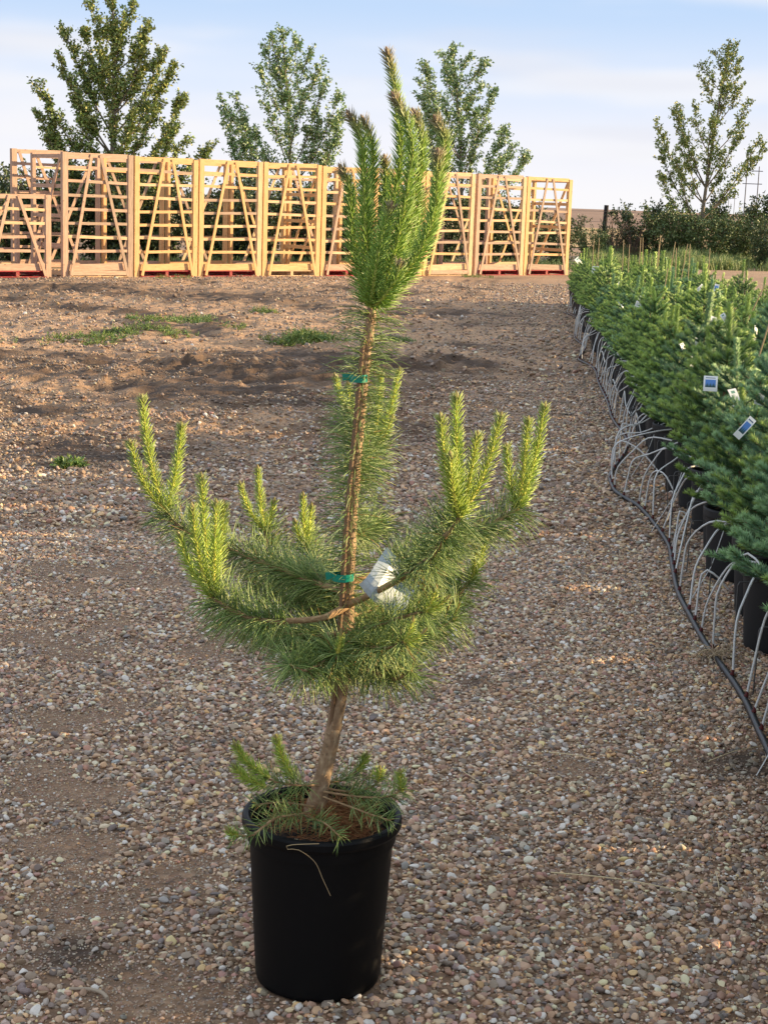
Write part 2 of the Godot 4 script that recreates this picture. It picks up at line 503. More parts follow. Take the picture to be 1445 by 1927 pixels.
func make_ground():
	var ground := Node3D.new()
	put(self, ground, "ground")
	structure(ground)
	ground.set_meta("label", "gravel and soil yard")
	# surface, finer near the path where it is seen closely
	var ds := [-8.0, -3.0, 0.0, 1.0, 1.8, 2.3]
	var d := 2.5
	while d < 64.0:
		ds.append(d)
		d += maxf(0.04, 0.0045 * d) if d < 34.0 else 0.02 * d
	ds.append(66.0)
	var us := []
	for k in 9: us.append(-1.0 - pow(9 - k, 2.0) * 0.12)
	for k in 171: us.append(-1.0 + 2.0 * k / 170.0)
	for k in 9: us.append(1.0 + pow(k + 1, 2.0) * 0.12)
	var mb := MB.new()
	var nu := us.size()
	for dd in ds:
		var hw: float = 1.5 + 0.29 * maxf(dd, 0.0)
		for u in us:
			var x: float = u * hw
			var z: float = -dd
			var y := gh(x, z)
			var e := 0.02 + 0.001 * absf(dd)
			var nn := Vector3(gh(x - e, z) - gh(x + e, z), 2 * e, gh(x, z - e) - gh(x, z + e)).normalized()
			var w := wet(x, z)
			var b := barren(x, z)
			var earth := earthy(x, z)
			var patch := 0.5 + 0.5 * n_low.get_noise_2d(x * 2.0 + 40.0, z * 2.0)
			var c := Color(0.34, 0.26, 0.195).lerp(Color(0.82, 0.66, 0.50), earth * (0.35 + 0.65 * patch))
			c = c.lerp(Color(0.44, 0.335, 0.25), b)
			c = c.lerp(Color(0.10, 0.072, 0.052), clampf(w * 1.3, 0.0, 0.95))  # damp soil and painted shade darken the vertex colour
			c *= 1.0 + 0.16 * n_mid.get_noise_2d(x * 0.7 + 9.0, z * 0.7)
			c.a = 1.0
			mb.vert(Vector3(x, y, z), nn, c)
	for i in ds.size() - 1:
		for j in nu - 1:
			var a := i * nu + j
			mb.ix.append_array(PackedInt32Array([a, a + nu, a + nu + 1, a, a + nu + 1, a + 1]))
	part(ground, "soil", mb.mesh(M.yard))
	# stones: the largest in view one by one, the rest as gravel
	var shapes := [pebble_mesh(11), pebble_mesh(12), pebble_mesh(13), pebble_mesh(14)]
	var lists := [[], [], [], []]
	var cand := []
	for zone in [[2.4, 8.0, 11000.0, 0.0102, 0.5, 0.5], [8.0, 16.0, 2700.0, 0.0155, 0.55, 0.6], [16.0, 36.0, 300.0, 0.026, 0.5, 0.8]]:
		var area: float = 0.245 * (zone[1] * zone[1] - zone[0] * zone[0]) + zone[5] * 2.0 * (zone[1] - zone[0])
		var count := int(area * zone[2])
		for k in count:
			var t := rng.randf()
			# even over the area of the widening strip
			var q: float = lerpf(pow(zone[0] + zone[5] / 0.245, 2.0), pow(zone[1] + zone[5] / 0.245, 2.0), t)
			var dd: float = sqrt(q) - zone[5] / 0.245
			var hw: float = 0.245 * dd + zone[5]
			var x: float = rr(-hw, hw) + 0.0
			var z := -dd
			var b := barren(x, z)
			var c0 := churn(x, dd)
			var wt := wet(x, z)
			var keep := 1.0 - 0.55 * b - 0.75 * c0 * (0.5 + 0.5 * n_low.get_noise_2d(x * 2.0 + 40.0, z * 2.0)) - 0.75 * wt
			var u := rng.randf()
			var s: float = zone[3] * (0.45 + 1.0 * u + 1.3 * pow(u, 7.0))
			s *= lerpf(1.0, 0.42, smoothstep(0.1, 0.6, b))
			var rot := Vector3(rr(-0.5, 0.5), rr(0, TAU), rr(-0.5, 0.5))
			var col := stone_color()
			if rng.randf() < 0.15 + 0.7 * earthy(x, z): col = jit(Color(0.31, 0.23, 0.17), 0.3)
			col = col.lerp(jit(Color(0.13, 0.095, 0.07), 0.3), 0.75 * wt)  # stones take on the same damp and painted shade tone
			var lift := rr(-0.1, 0.9)
			var ax := Vector3(rr(0.85, 1.5), rr(0.45, 0.85), rr(0.8, 1.15))
			if rng.randf() > keep: continue
			if Vector2(x - POT.x, z - POT.z).length() < 0.142: continue
			var bs := Basis.from_euler(rot).scaled_local(ax * s)
			var tr := Transform3D(bs, Vector3(x, gh(x, z) + s * 0.5 * lift * 0.7, z))
			var which := rng.randi() % 4
			var inside := absf(x) < 0.235 * dd and dd > 3.05
			var far_pot := Vector2(x - POT.x, z - POT.z).length() > 0.20
			cand.append([s / dd if inside and far_pot and lift > 0.2 else 0.0, which, tr, col])
	# grit between the larger stones of the trodden strip
	for k in 90000:
		var dd := rr(2.6, 7.5)
		var x := rr(-0.27 * dd - 0.1, 0.27 * dd + 0.1)
		var b := barren(x, -dd)
		var s := rr(0.0025, 0.0065)
		var ax := Vector3(rr(0.9, 1.6), rr(0.5, 0.9), rr(0.8, 1.2)) * s
		var col := stone_color().lerp(jit(Color(0.33, 0.26, 0.20), 0.2), 0.6)
		var which := rng.randi() % 4
		var rot := Vector3(rr(-0.5, 0.5), rr(0, TAU), rr(-0.5, 0.5))
		if b < 0.12 or Vector2(x - POT.x, -dd - POT.z).length() < 0.142: continue
		cand.append([0.0, which, Transform3D(Basis.from_euler(rot).scaled_local(ax), Vector3(x, gh(x, -dd) + s * 0.15, -dd)), col])
	var order := cand.duplicate()
	order.sort_custom(func(a, b): return a[0] > b[0])
	var limit: float = order[300][0]
	var palette := {}
	for q in cand:
		if q[0] > limit:
			var o := part(ground, "pebble", shapes[q[1]])
			var key := "%d_%d_%d" % [int(q[3].r * 14), int(q[3].g * 14), int(q[3].b * 14)]
			if not palette.has(key): palette[key] = std(0.7, q[3].linear_to_srgb(), false)
			o.material_override = palette[key]
			o.transform = q[2]
		else: lists[q[1]].append(q)
	for k in 4:
		var mm := MultiMesh.new()
		mm.transform_format = MultiMesh.TRANSFORM_3D
		mm.use_colors = true
		mm.mesh = shapes[k]
		mm.instance_count = lists[k].size()
		for i in lists[k].size():
			mm.set_instance_transform(i, lists[k][i][2])
			mm.set_instance_color(i, lists[k][i][3])
		var o := MultiMeshInstance3D.new()
		o.multimesh = mm
		o.material_override = M.stone
		put(ground, o, "gravel")
		stuff(o)
	# fields out to the horizon
	var fm := MB.new()
	var fd := [20.0, -60.0, -100.0, -200.0, -500.0, -1500.0, -6000.0]
	for k in fd.size() - 1:
		var a: float = fd[k]
		var b: float = fd[k + 1]
		for j in 8:
			var x0 := -6000.0 + 1500.0 * j
			fm.quad(Vector3(x0, -0.10, a), Vector3(x0, -0.10, b), Vector3(x0 + 1500.0, -0.10, b), Vector3(x0 + 1500.0, -0.10, a), Color.WHITE)
	structure(part(self, "field", fm.mesh(M.field)))
	var dm := MB.new()
	dm.quad(Vector3(-400, -0.05, -74), Vector3(-400, -0.05, -150), Vector3(400, -0.05, -150), Vector3(400, -0.05, -74), Color.WHITE)
	structure(part(self, "stubble_strip", dm.mesh(M.dry)))

# ---------------------------------------------------------------- wooden racks
func board(parent: Node, called: String, a: Vector3, b: Vector3, w: float, t: float, face: Vector3, mat: Material) -> MeshInstance3D:
	# a board from a to b, w wide across and t thick along the face direction
	var L := a.distance_to(b)
	var key := "b%.2f_%.3f_%.3f_%d" % [L, w, t, rng.randi() % 5]
	if not cache.has(key):
		var mb := MB.new()
		mb.box(Vector3.ZERO, Vector3(L * 0.5, 0, 0), Vector3(0, w * 0.5, 0), Vector3(0, 0, t * 0.5), Color.WHITE, Vector2(rng.randf(), rng.randf()))
		cache[key] = mb.mesh(null)
	var o := part(parent, called, cache[key], mat)
	var x := (b - a).normalized()
	var z := (face - x * x.dot(face)).normalized()
	o.transform = Transform3D(Basis(x, z.cross(x), z), (a + b) * 0.5)
	return o
func rack_panel(r: Node3D, W: float, H: float, z: float, out: float, mats: Array, slats: int, style: int):
	# posts reach the ground; slats on their outer face; braces outside the slats
	var f := Vector3(0, 0, out)
	var pm: Material = mats[0]
	var pw := 0.115 if out > 0.0 else 0.075
	board(r, "post", Vector3(0.06, 0.0, z), Vector3(0.06, H, z), pw, 0.09, f, pm)
	board(r, "post", Vector3(W - 0.06, 0.0, z), Vector3(W - 0.06, H - rr(0, 0.03), z), pw, 0.09, f, mats[rng.randi() % mats.size()])
	var zs := z + out * 0.020
	var step := (H - 0.26) / (slats - 0.0)
	for k in slats + 1:
		if out < 0.0 and slats == 8 and k in [1, 3, 4, 6]: continue
		var y := 0.245 + step * k if k > 0 else 0.20
		if k == slats: y = H - 0.045
		var wide := 0.056 if out > 0.0 else 0.045
		if k == 0: wide = 0.135
		if k == slats: wide = 0.085
		var tilt := rr(-0.016, 0.016)
		board(r, "bottom_board" if k == 0 else ("top_rail" if k == slats else "slat"), Vector3(0.119, y - tilt, zs), Vector3(W - 0.119, y + tilt, zs), wide, 0.022, f, mats[rng.randi() % mats.size()])
	var zb := zs + out * 0.0225
	var cx := W * 0.5 + rr(-0.06, 0.06)
	if style == 0:
		board(r, "brace", Vector3(0.16, 0.03, zb + out * 0.048), Vector3(cx - 0.10, H - 0.03, zb), 0.062, 0.02, f, mats[rng.randi() % mats.size()])
		board(r, "brace", Vector3(W - 0.15, 0.03, zb + out * 0.048), Vector3(cx + 0.10, H - 0.03, zb), 0.062, 0.02, f, mats[rng.randi() % mats.size()])
	else:
		board(r, "brace", Vector3(0.17, H - 0.06, zb), Vector3(W * 0.72, 0.18, zb), 0.062, 0.02, f, mats[rng.randi() % mats.size()])
		board(r, "brace", Vector3(W - 0.17, H - 0.06, zb + out * 0.022), Vector3(W * 0.28, 0.18, zb + out * 0.022), 0.062, 0.02, f, mats[rng.randi() % mats.size()])
func make_pallet(r: Node3D, W: float, D: float, mat: Material, notched: bool):
	var p := Node3D.new()
	put(r, p, "pallet")
	var x0 := 0.13
	var x1 := W - 0.13
	var zf := 0.028
	for k in 3:
		var x := lerpf(x0 + 0.03, x1 - 0.03, k / 2.0)
		board(p, "stringer", Vector3(x, 0.066, zf), Vector3(x, 0.066, zf - D), 0.088, 0.07, Vector3.RIGHT, mat)
	for k in 8:
		var z := zf - 0.06 - (D - 0.12) * k / 7.0
		board(p, "deck_board", Vector3(x0, 0.121, z), Vector3(x1, 0.121, z), 0.10, 0.018, Vector3.UP, mat)
	for k in 3:
		var z := zf - 0.06 - (D - 0.12) * k / 2.0
		board(p, "deck_board", Vector3(x0, 0.012, z), Vector3(x1, 0.012, z), 0.10, 0.018, Vector3.UP, mat)
	if notched:
		board(p, "side_board", Vector3(x0, 0.085, zf + 0.014), Vector3(x1, 0.085, zf + 0.014), 0.09, 0.02, Vector3(0, 0, 1), M.wood_pink)
func make_racks():
	# the front line of the row in metres, left end to right end
	var a := Vector3(-6.676, 0, -31.825)
	var b := Vector3(4.576, 0, -41.58)
	var dir := (b - a).normalized()
	var marks := [Vector3(-6.644, 0, -32.077), Vector3(-5.451, 0, -33.214), Vector3(-4.257, 0, -34.245), Vector3(-2.997, 0, -35.332), Vector3(-1.778, 0, -36.397), Vector3(-0.579, 0, -37.318), Vector3(0.607, 0, -38.368), Vector3(1.82, 0, -39.447), Vector3(3.219, 0, -40.53), Vector3(4.531, 0, -41.545)]
	var tone := ["wood_pink", "wood_gold", "wood_gold", "wood_gold", "wood_gold", "wood_gold", "wood_gold", "wood_pink", "wood_gold"]
	var pal := [1, 0, 0, 1, 0, 1, 1, 0, 0]
	var what := ["tall pinkish wooden rack on a bare pallet, right of the low rack", "golden wooden rack on a bright red pallet, second tall one from the left", "golden wooden rack on a red pallet, third tall one from the left", "golden wooden rack on a bare pallet, fourth tall one from the left", "golden wooden rack on a red pallet just left of the pine's top", "golden wooden rack hidden behind the upper shoots of the pine", "golden wooden rack just right of the pine's upper shoots", "paler pinkish wooden rack, second from the right end of the row", "golden wooden rack at the right end of the row, beside the spruces"]
	var ang := atan2(-dir.z, dir.x)
	for k in 9:
		var s: float = (marks[k] - a).dot(dir)
		var e: float = (marks[k + 1] - a).dot(dir)
		if k == 7: s += 0.06
		var at: Vector3 = a + dir * (s + 0.006)
		at.y = 0.0
		var r := thing("wooden_rack", what[k], "rack", at, "wooden racks standing in a row")
		r.rotation.y = ang
		var W := e - s - 0.03
		var H := 2.44 + rr(-0.015, 0.015)
		var mats := [M[tone[k]], M[tone[k]], M["wood_pink" if k % 3 == 1 else tone[k]], M["wood_pale"], M["wood_grey"]]
		rack_panel(r, W, H, -0.045, 1.0, mats, 8, 0)
		rack_panel(r, W, H - 0.02, -1.30, -1.0, mats, 8, 1)
		if k == 0 or k == 8 or k == 3:
			var x := 0.045 if k == 0 else W - 0.045
			for q in [0.62, 1.2, 1.78, 2.36]:
				board(r, "side_rail", Vector3(x, q, -0.095), Vector3(x, q, -1.25), 0.075, 0.022, Vector3.RIGHT, mats[rng.randi() % 4])
			board(r, "brace", Vector3(x + (-0.024 if k == 0 else 0.024), 0.2, -1.15), Vector3(x + (-0.024 if k == 0 else 0.024), 2.38, -0.12), 0.07, 0.02, Vector3.RIGHT, mats[1])
		make_pallet(r, W, 1.16, M.red_wood if pal[k] == 0 else M.wood_pale, k == 0 or k == 6)
	var lo := thing("wooden_rack", "low pinkish wooden rack cut off by the photo's left edge", "rack", a - dir * 1.56, "wooden racks standing in a row")
	lo.rotation.y = ang
	rack_panel(lo, 1.50, 1.60, -0.045, 1.0, [M.wood_pink, M.wood_pink, M.wood_pale], 5, 0)
	rack_panel(lo, 1.50, 1.60, -1.30, -1.0, [M.wood_pink, M.wood_pink, M.wood_pale], 5, 1)
	make_pallet(lo, 1.50, 1.16, M.red_wood, false)
	var tl := thing("wooden_rack", "tall pinkish wooden rack standing behind the low rack at the left", "rack", a + dir * 0.02 + Vector3(dir.z, 0, -dir.x) * 1.75, "wooden racks standing in a row")
	tl.rotation.y = ang
	rack_panel(tl, 1.30, 2.50, -0.045, 1.0, [M.wood_pink], 8, 1)

# ---------------------------------------------------------------- broad-leaved trees and shrubs
func leaves_on(mb: MB, tw: MB, a: Vector3, dir: Vector3, L: float, count: int, size: float, cols: Array):
	var q := a + dir * L + Vector3.UP * L * 0.12
	tw.tube([a, (a + q) * 0.5 - Vector3.UP * L * 0.03, q], [0.006, 0.004, 0.0015], 3, Color(0.12, 0.085, 0.055), false)
	for i in count:
		var t := rr(0.15, 1.05)
		var p := a.lerp(q, t) + rv() * 0.05
		var d := (dir * 0.5 + rv() + Vector3.DOWN * 0.25).normalized()
		mb.leaf(p, d, (rv() + Vector3.UP * 0.6).normalized(), size * rr(0.7, 1.25), size * rr(0.55, 0.85), jit(cols[rng.randi() % cols.size()], 0.25))
func poplar(called: String, label: String, base: Vector3, trunk: Array, limbs: Array, per_m: float, count: int, size: float, cols: Array, tr := 0.07, twl := 0.42):
	var t := thing(called, label, "tree", base, "poplars behind the yard")
	var bark := Color(0.21, 0.17, 0.12)
	var tm := MB.new()
	var loc := []
	for p in trunk: loc.append(p - base)
	loc[0].y = -0.05
	var tc := curve(loc, 14)
	tm.tube(tc, taper(tr, 0.012, 14), 8, bark, false, 0.12, n_mid)
	part(t, "trunk", tm.mesh(M.bark))
	var crown := MB.new()
	var twigs := MB.new()
	var all := [tc]
	for l in limbs:
		var e: Vector3 = l - base + Vector3(0, 0, rr(-0.9, 0.9))
		var k := 0
		# leaves the trunk a good way below its own tip
		var want := e.y - Vector2(e.x - tc[6].x, e.z).length() * rr(0.9, 1.5) - 0.25
		for i in 14:
			if tc[i].y < want: k = i
		k = maxi(k, 1)
		var s: Vector3 = tc[k]
		var m1 := s.lerp(e, 0.5) + Vector3(0, -0.10 * s.distance_to(e), 0) + rv() * 0.08
		var lc := curve([s, m1, e], 9)
		var lm := MB.new()
		lm.tube(lc, taper(maxf(0.012, tr * 0.45 * (1.0 - k / 18.0)), 0.005, 9), 5, bark, false)
		part(t, "limb", lm.mesh(M.bark))
		all.append(lc)
	for i in all.size():
		var lc: Array = all[i]
		var L := 0.0
		for k in lc.size() - 1: L += lc[k].distance_to(lc[k + 1])
		var n := int(L * per_m)
		for j in n:
			var u := rr(0.22 if i > 0 else 0.35, 1.0)
			var f := u * (lc.size() - 1)
			var k := mini(int(f), lc.size() - 2)
			var p: Vector3 = lc[k].lerp(lc[k + 1], f - k)
			var ax: Vector3 = (lc[k + 1] - lc[k]).normalized()
			var d := (ax * 0.8 + rv() * 0.9 + Vector3.UP * 0.25).normalized()
			leaves_on(crown, twigs, p, d, rr(0.5, 1.0) * twl * (1.15 - 0.55 * u), count, size, cols)
	part(t, "twigs", twigs.mesh(M.bark))
	part(t, "crown", crown.mesh(M.leaf))
func make_shrub(label: String, h: float, w: float, n: int, size: float, cols: Array) -> Node3D:
	var t := thing("hedge_shrub", label, "shrub", Vector3.ZERO, "leafy shrubs behind the racks")
	var st := MB.new()
	var lf := MB.new()
	for k in 9:
		var a := TAU * k / 9.0 + rr(-0.3, 0.3)
		var tip := Vector3(cos(a) * w * 0.5 * rr(0.35, 0.95), h * rr(0.62, 1.0), sin(a) * w * 0.5 * rr(0.35, 0.95))
		var c := curve([Vector3(cos(a) * 0.08, -0.03, sin(a) * 0.08), tip * Vector3(0.55, 0.5, 0.55), tip], 7)
		st.tube(c, taper(0.018, 0.004, 7), 4, Color(0.13, 0.10, 0.07), false)
		for j in n:
			var u := rr(0.02, 1.0)
			var f := u * 6.0
			var i := mini(int(f), 5)
			var p: Vector3 = c[i].lerp(c[i + 1], f - i)
			var d := (Vector3(cos(a), 0.35, sin(a)) * 0.5 + rv()).normalized()
			leaves_on(lf, st, p, d, rr(0.15, 0.5), 11, size, cols)
	part(t, "stems", st.mesh(M.bark))
	part(t, "crown", lf.mesh(M.leaf))
	return t
func make_trees():
	var g1 := [Color(0.175, 0.251, 0.051), Color(0.248, 0.316, 0.066), Color(0.116, 0.181, 0.046), Color(0.377, 0.371, 0.105), Color(0.291, 0.329, 0.117)]
	var g2 := [Color(0.189, 0.301, 0.096), Color(0.137, 0.239, 0.080), Color(0.291, 0.397, 0.152), Color(0.519, 0.582, 0.336)]
	poplar("poplar_tree", "tallest dense poplar behind the racks, its top cut off by the photo", Vector3(-6.866, 0.134, -39), [Vector3(-6.866, 0.134, -39), Vector3(-6.78, 2.462, -39), Vector3(-6.746, 4.553, -39), Vector3(-6.787, 6.419, -39)],
		[Vector3(-8.385, 4.071, -39), Vector3(-8.496, 3.48, -39.5), Vector3(-8.222, 2.95, -38.5), Vector3(-8.038, 5.454, -39), Vector3(-7.966, 4.73, -39), Vector3(-7.562, 5.433, -39), Vector3(-7.411, 6.063, -39.2), Vector3(-7.756, 4.253, -38.7), Vector3(-6.311, 6.016, -39), Vector3(-5.996, 5.486, -39), Vector3(-5.871, 5.55, -39), Vector3(-6.029, 4.638, -39), Vector3(-5.497, 5.044, -38.6), Vector3(-5.4, 4.72, -39), Vector3(-5.104, 3.998, -39), Vector3(-5.225, 3.333, -39.3), Vector3(-5.004, 2.894, -39), Vector3(-5.641, 3.724, -38.8), Vector3(-7.95, 2.546, -39), Vector3(-7.402, 3.297, -38.8), Vector3(-7.097, 4.679, -39.2), Vector3(-6.493, 4.318, -39), Vector3(-7.186, 5.386, -39), Vector3(-6.111, 3.514, -38.6), Vector3(-6.588, 5.386, -38.8), Vector3(-7.569, 2.061, -39), Vector3(-5.787, 2.371, -39), Vector3(-4.514, 2.828, -39.5), Vector3(-8.115, 3.23, -39.2)], 26.0, 21, 0.078, g1, 0.09, 0.40)
	poplar("poplar_tree", "small-leaved airy poplar rising behind the middle of the racks", Vector3(-2.752, 0.209, -43), [Vector3(-2.752, 0.209, -43), Vector3(-2.792, 2.563, -43), Vector3(-2.916, 4.326, -43), Vector3(-3.062, 5.901, -43)],
		[Vector3(-4.652, 4.132, -43), Vector3(-4.605, 3.795, -43), Vector3(-4.47, 3.273, -43.4), Vector3(-4.126, 4.126, -42.6), Vector3(-3.653, 5.04, -43), Vector3(-3.496, 5.513, -43), Vector3(-3.363, 5.784, -43), Vector3(-2.74, 5.738, -43), Vector3(-2.316, 5.353, -43), Vector3(-2.03, 5.028, -43), Vector3(-1.924, 4.696, -43), Vector3(-1.524, 4.305, -43), Vector3(-1.453, 3.918, -43.3), Vector3(-1.568, 3.423, -43), Vector3(-2.045, 3.66, -42.6), Vector3(-3.874, 3.481, -43), Vector3(-3.466, 4.037, -43), Vector3(-2.429, 4.342, -43), Vector3(-1.777, 2.813, -43.4), Vector3(-3.202, 4.72, -43), Vector3(-4.076, 3.066, -43)], 17.0, 19, 0.078, g2, 0.06, 0.5)
	poplar("poplar_tree", "bushy poplar rising right of the pine's top shoots", Vector3(1.989, 0.243, -47), [Vector3(1.989, 0.243, -47), Vector3(1.89, 2.512, -47), Vector3(1.721, 4.293, -47), Vector3(1.465, 6.017, -47)],
		[Vector3(0.668, 5.142, -47), Vector3(0.606, 4.772, -47), Vector3(0.629, 4.182, -47), Vector3(0.814, 3.536, -47.4), Vector3(0.726, 5.405, -46.6), Vector3(1.244, 5.893, -47), Vector3(1.929, 5.77, -47), Vector3(2.388, 5.668, -47), Vector3(2.341, 5.051, -47), Vector3(2.654, 4.841, -47), Vector3(2.284, 4.296, -46.7), Vector3(2.547, 3.877, -47), Vector3(3.083, 3.821, -47), Vector3(3.654, 3.096, -47), Vector3(3.355, 3.394, -47.3), Vector3(2.97, 2.998, -47), Vector3(1.975, 4.745, -47), Vector3(1.298, 4.574, -47), Vector3(1.257, 3.525, -46.7), Vector3(2.2, 3.121, -47), Vector3(0.76, 2.773, -47), Vector3(0.202, 3.444, -47.5)], 20.0, 19, 0.080, g2, 0.065, 0.5)
	poplar("poplar_tree", "slender open poplar with several leaders at the far right", Vector3(10.446, 0.454, -55), [Vector3(10.337, 0.45, -55), Vector3(10.471, 2.581, -55), Vector3(10.684, 5.029, -55), Vector3(10.909, 7.231, -55)],
		[Vector3(8.73, 3.922, -55), Vector3(8.749, 4.704, -55), Vector3(9.116, 5.062, -55), Vector3(9.288, 5.154, -55), Vector3(8.782, 2.875, -55), Vector3(10.007, 6.519, -55), Vector3(10.153, 6.216, -55), Vector3(9.962, 5.177, -55), Vector3(10.538, 6.997, -55), Vector3(11.361, 6.633, -55), Vector3(11.23, 7.191, -55), Vector3(11.47, 5.917, -55), Vector3(11.641, 5.32, -55), Vector3(11.523, 4.538, -55), Vector3(12.087, 4.175, -55), Vector3(12.372, 3.958, -55), Vector3(11.253, 3.474, -54.6), Vector3(9.232, 3.599, -55.3), Vector3(9.502, 4.122, -55), Vector3(9.908, 3.438, -55), Vector3(10.787, 3.643, -55), Vector3(10.355, 4.672, -55), Vector3(10.975, 5.9, -55)], 13.0, 18, 0.084, g1, 0.075, 0.5)
	var dk := [Color(0.050, 0.083, 0.027), Color(0.075, 0.112, 0.035), Color(0.037, 0.062, 0.022), Color(0.106, 0.138, 0.044)]
	var lt := [Color(0.105, 0.154, 0.042), Color(0.077, 0.119, 0.035), Color(0.147, 0.189, 0.063)]
	var protos := [make_shrub("leafy shrub behind the low rack at the left edge", 2.15, 2.3, 52, 0.095, dk), make_shrub("leafy shrub behind the second tall rack", 1.95, 2.2, 50, 0.09, dk), make_shrub("dense yellow-green shrub under the slender poplar", 1.75, 2.4, 52, 0.085, lt)]
	var names := ["leftmost shrub of the hedge, behind the low rack", "hedge shrub behind the tall rack at the left edge", "hedge shrub behind the first tall pinkish rack", "hedge shrub behind the second tall rack", "hedge shrub behind the third tall rack", "hedge shrub behind the fourth tall rack", "hedge shrub behind the rack left of the pine's top", "hedge shrub directly behind the pine's upper shoots", "hedge shrub behind the right side of the pine's upper shoots", "hedge shrub below the bushy poplar's trunk", "hedge shrub behind the paler rack near the right end", "hedge shrub behind the golden rack at the right end", "smallest hedge shrub, just past the right end of the racks", "back-line hedge shrub left of the tallest poplar", "back-line hedge shrub right of the tallest poplar", "back-line hedge shrub left of the airy poplar", "back-line hedge shrub right of the airy poplar", "back-line hedge shrub left of the bushy poplar", "back-line hedge shrub right of the bushy poplar"]
	var spots := [[Vector3(-8.774, 0.076, -37), 1.08], [Vector3(-7.778, 0.092, -37.5), 0.98], [Vector3(-6.752, 0.11, -38), 1.05], [Vector3(-5.571, 0.133, -38.5), 1.0], [Vector3(-4.478, 0.135, -39.5), 0.98], [Vector3(-3.389, 0.137, -40.5), 0.97], [Vector3(-2.242, 0.14, -41.5), 0.96], [Vector3(-1.106, 0.144, -42.5), 0.93], [Vector3(0.085, 0.149, -43.5), 0.92], [Vector3(1.333, 0.157, -44.5), 0.92], [Vector3(2.56, 0.163, -45.5), 0.9], [Vector3(3.764, 0.169, -46.5), 0.86], [Vector3(4.86, 0.171, -47.5), 0.72], [Vector3(-8.845, -0.016, -39.5), 1.1], [Vector3(-6.448, 0.049, -40), 1.05], [Vector3(-4.138, 0.057, -42), 1.0], [Vector3(-1.725, 0.069, -44), 1.0], [Vector3(0.772, 0.084, -46), 0.95], [Vector3(3.298, 0.117, -47.5), 0.9]]
	for k in spots.size():
		var nm: String = names[k]
		var at: Vector3 = spots[k][0]
		at.y = 0.0
		var o: Node3D
		if k < 2:
			o = protos[k]
			o.position = at
			tag(o, nm, "shrub", "leafy shrubs behind the racks")
		else: o = copy_of(protos[k % 2], "hedge_shrub", nm, "shrub", at, "leafy shrubs behind the racks")
		o.rotation.y = k * 2.4
		o.scale = Vector3.ONE * spots[k][1] * (0.97 + 0.06 * (k % 3))
	var rs := [[Vector3(10.287, 0.335, -53), 1.0, "yellow-green shrub at the foot of the slender poplar"], [Vector3(9.152, 0.263, -54), 1.05, "green shrub just left of the slender poplar's trunk"], [Vector3(11.633, 0.349, -54), 1.0, "green shrub right of the slender poplar's trunk"], [Vector3(8.328, 0.202, -55), 0.95, "dark shrub between the dead twigs and the slender poplar"], [Vector3(6.336, 0.231, -52), 0.62, "low green shrub beside the right end of the racks"], [Vector3(7.425, 0.171, -55), 0.6, "low shrub around the black fence post"], [Vector3(11.97, 0.425, -52), 0.75, "low dark shrub at the photo's right edge"], [Vector3(10.132, 0.216, -56.5), 1.1, "back shrub behind the slender poplar's foot"], [Vector3(12.009, 0.248, -57.5), 1.15, "back shrub right behind the slender poplar's trunk"], [Vector3(13.875, 0.86, -58), 1.35, "leafy shrub cut off by the photo's right edge"]]
	for k in rs.size():
		var at: Vector3 = rs[k][0]
		at.y = 0.0
		var src: Node3D = protos[2] if k in [0, 1, 2, 4, 7] else protos[1]
		var o: Node3D
		if k == 0:
			o = protos[2]
			o.position = at
			tag(o, rs[k][2], "shrub", "shrubs round the slender poplar")
		else: o = copy_of(src, "hedge_shrub", rs[k][2], "shrub", at, "shrubs round the slender poplar")
		o.rotation.y = k * 1.9
		o.scale = Vector3.ONE * rs[k][1]
	# dead twiggy bush by the fence post
	for q in [[Vector3(7.231, 0.401, -53), "bare reddish-brown twig bush beside the black fence post", 1.55], [Vector3(7.988, 0.398, -54), "bare twig bush between the fence post and the dark shrub", 1.5]]:
		var at: Vector3 = q[0]
		at.y = 0.0
		var t := thing("dead_bush", q[1], "bush", at, "dead twig bushes")
		for k in 13:
			var a := rr(0, TAU)
			var tip := Vector3(cos(a) * rr(0.2, 0.8), q[2] * rr(0.5, 1.0), sin(a) * rr(0.2, 0.7))
			var c := curve([Vector3(cos(a) * 0.06, -0.02, sin(a) * 0.06), tip * Vector3(0.4, 0.55, 0.4) + rv() * 0.06, tip], 7)
			var mb := MB.new()
			mb.tube(c, taper(0.014, 0.003, 7), 4, Color(0.12, 0.07, 0.05), false)
			for j in 6:
				var p: Vector3 = c[1 + rng.randi() % 5]
				var e := p + (Vector3(cos(a), 0.6, sin(a)) * 0.4 + rv() * 0.7).normalized() * rr(0.2, 0.5)
				mb.tube([p, e], [0.006, 0.002], 3, Color(0.13, 0.08, 0.055), false)
			part(t, "stem", mb.mesh(M.bark))
	# fence post with two wires
	var fp: Vector3 = Vector3(7.517, 0.829, -58)
	fp.y = 0.0
	var fence := thing("wire_fence", "dark wooden fence post with thin wires before the ploughed field", "fence", fp)
	var pm := MB.new()
	pm.tube([Vector3(0, -0.03, 0), Vector3(0.0, 0.9, 0), Vector3(0.03, 1.84, 0)], [0.085, 0.082, 0.08], 10, Color(0.02, 0.018, 0.017))
	part(fence, "post", pm.mesh(M.bark))
	for h in [1.62, 1.25]:
		var wm := MB.new()
		wm.tube(curve([Vector3(-9, h - 0.05, 0.1), Vector3(-4.5, h - 0.10, 0.1), Vector3(0, h, 0.095), Vector3(4.5, h - 0.09, 0.1), Vector3(9, h - 0.03, 0.1)], 20), taper(0.006, 0.006, 20), 4, Color(0.16, 0.15, 0.14))
		part(fence, "wire", wm.mesh(M.bark))
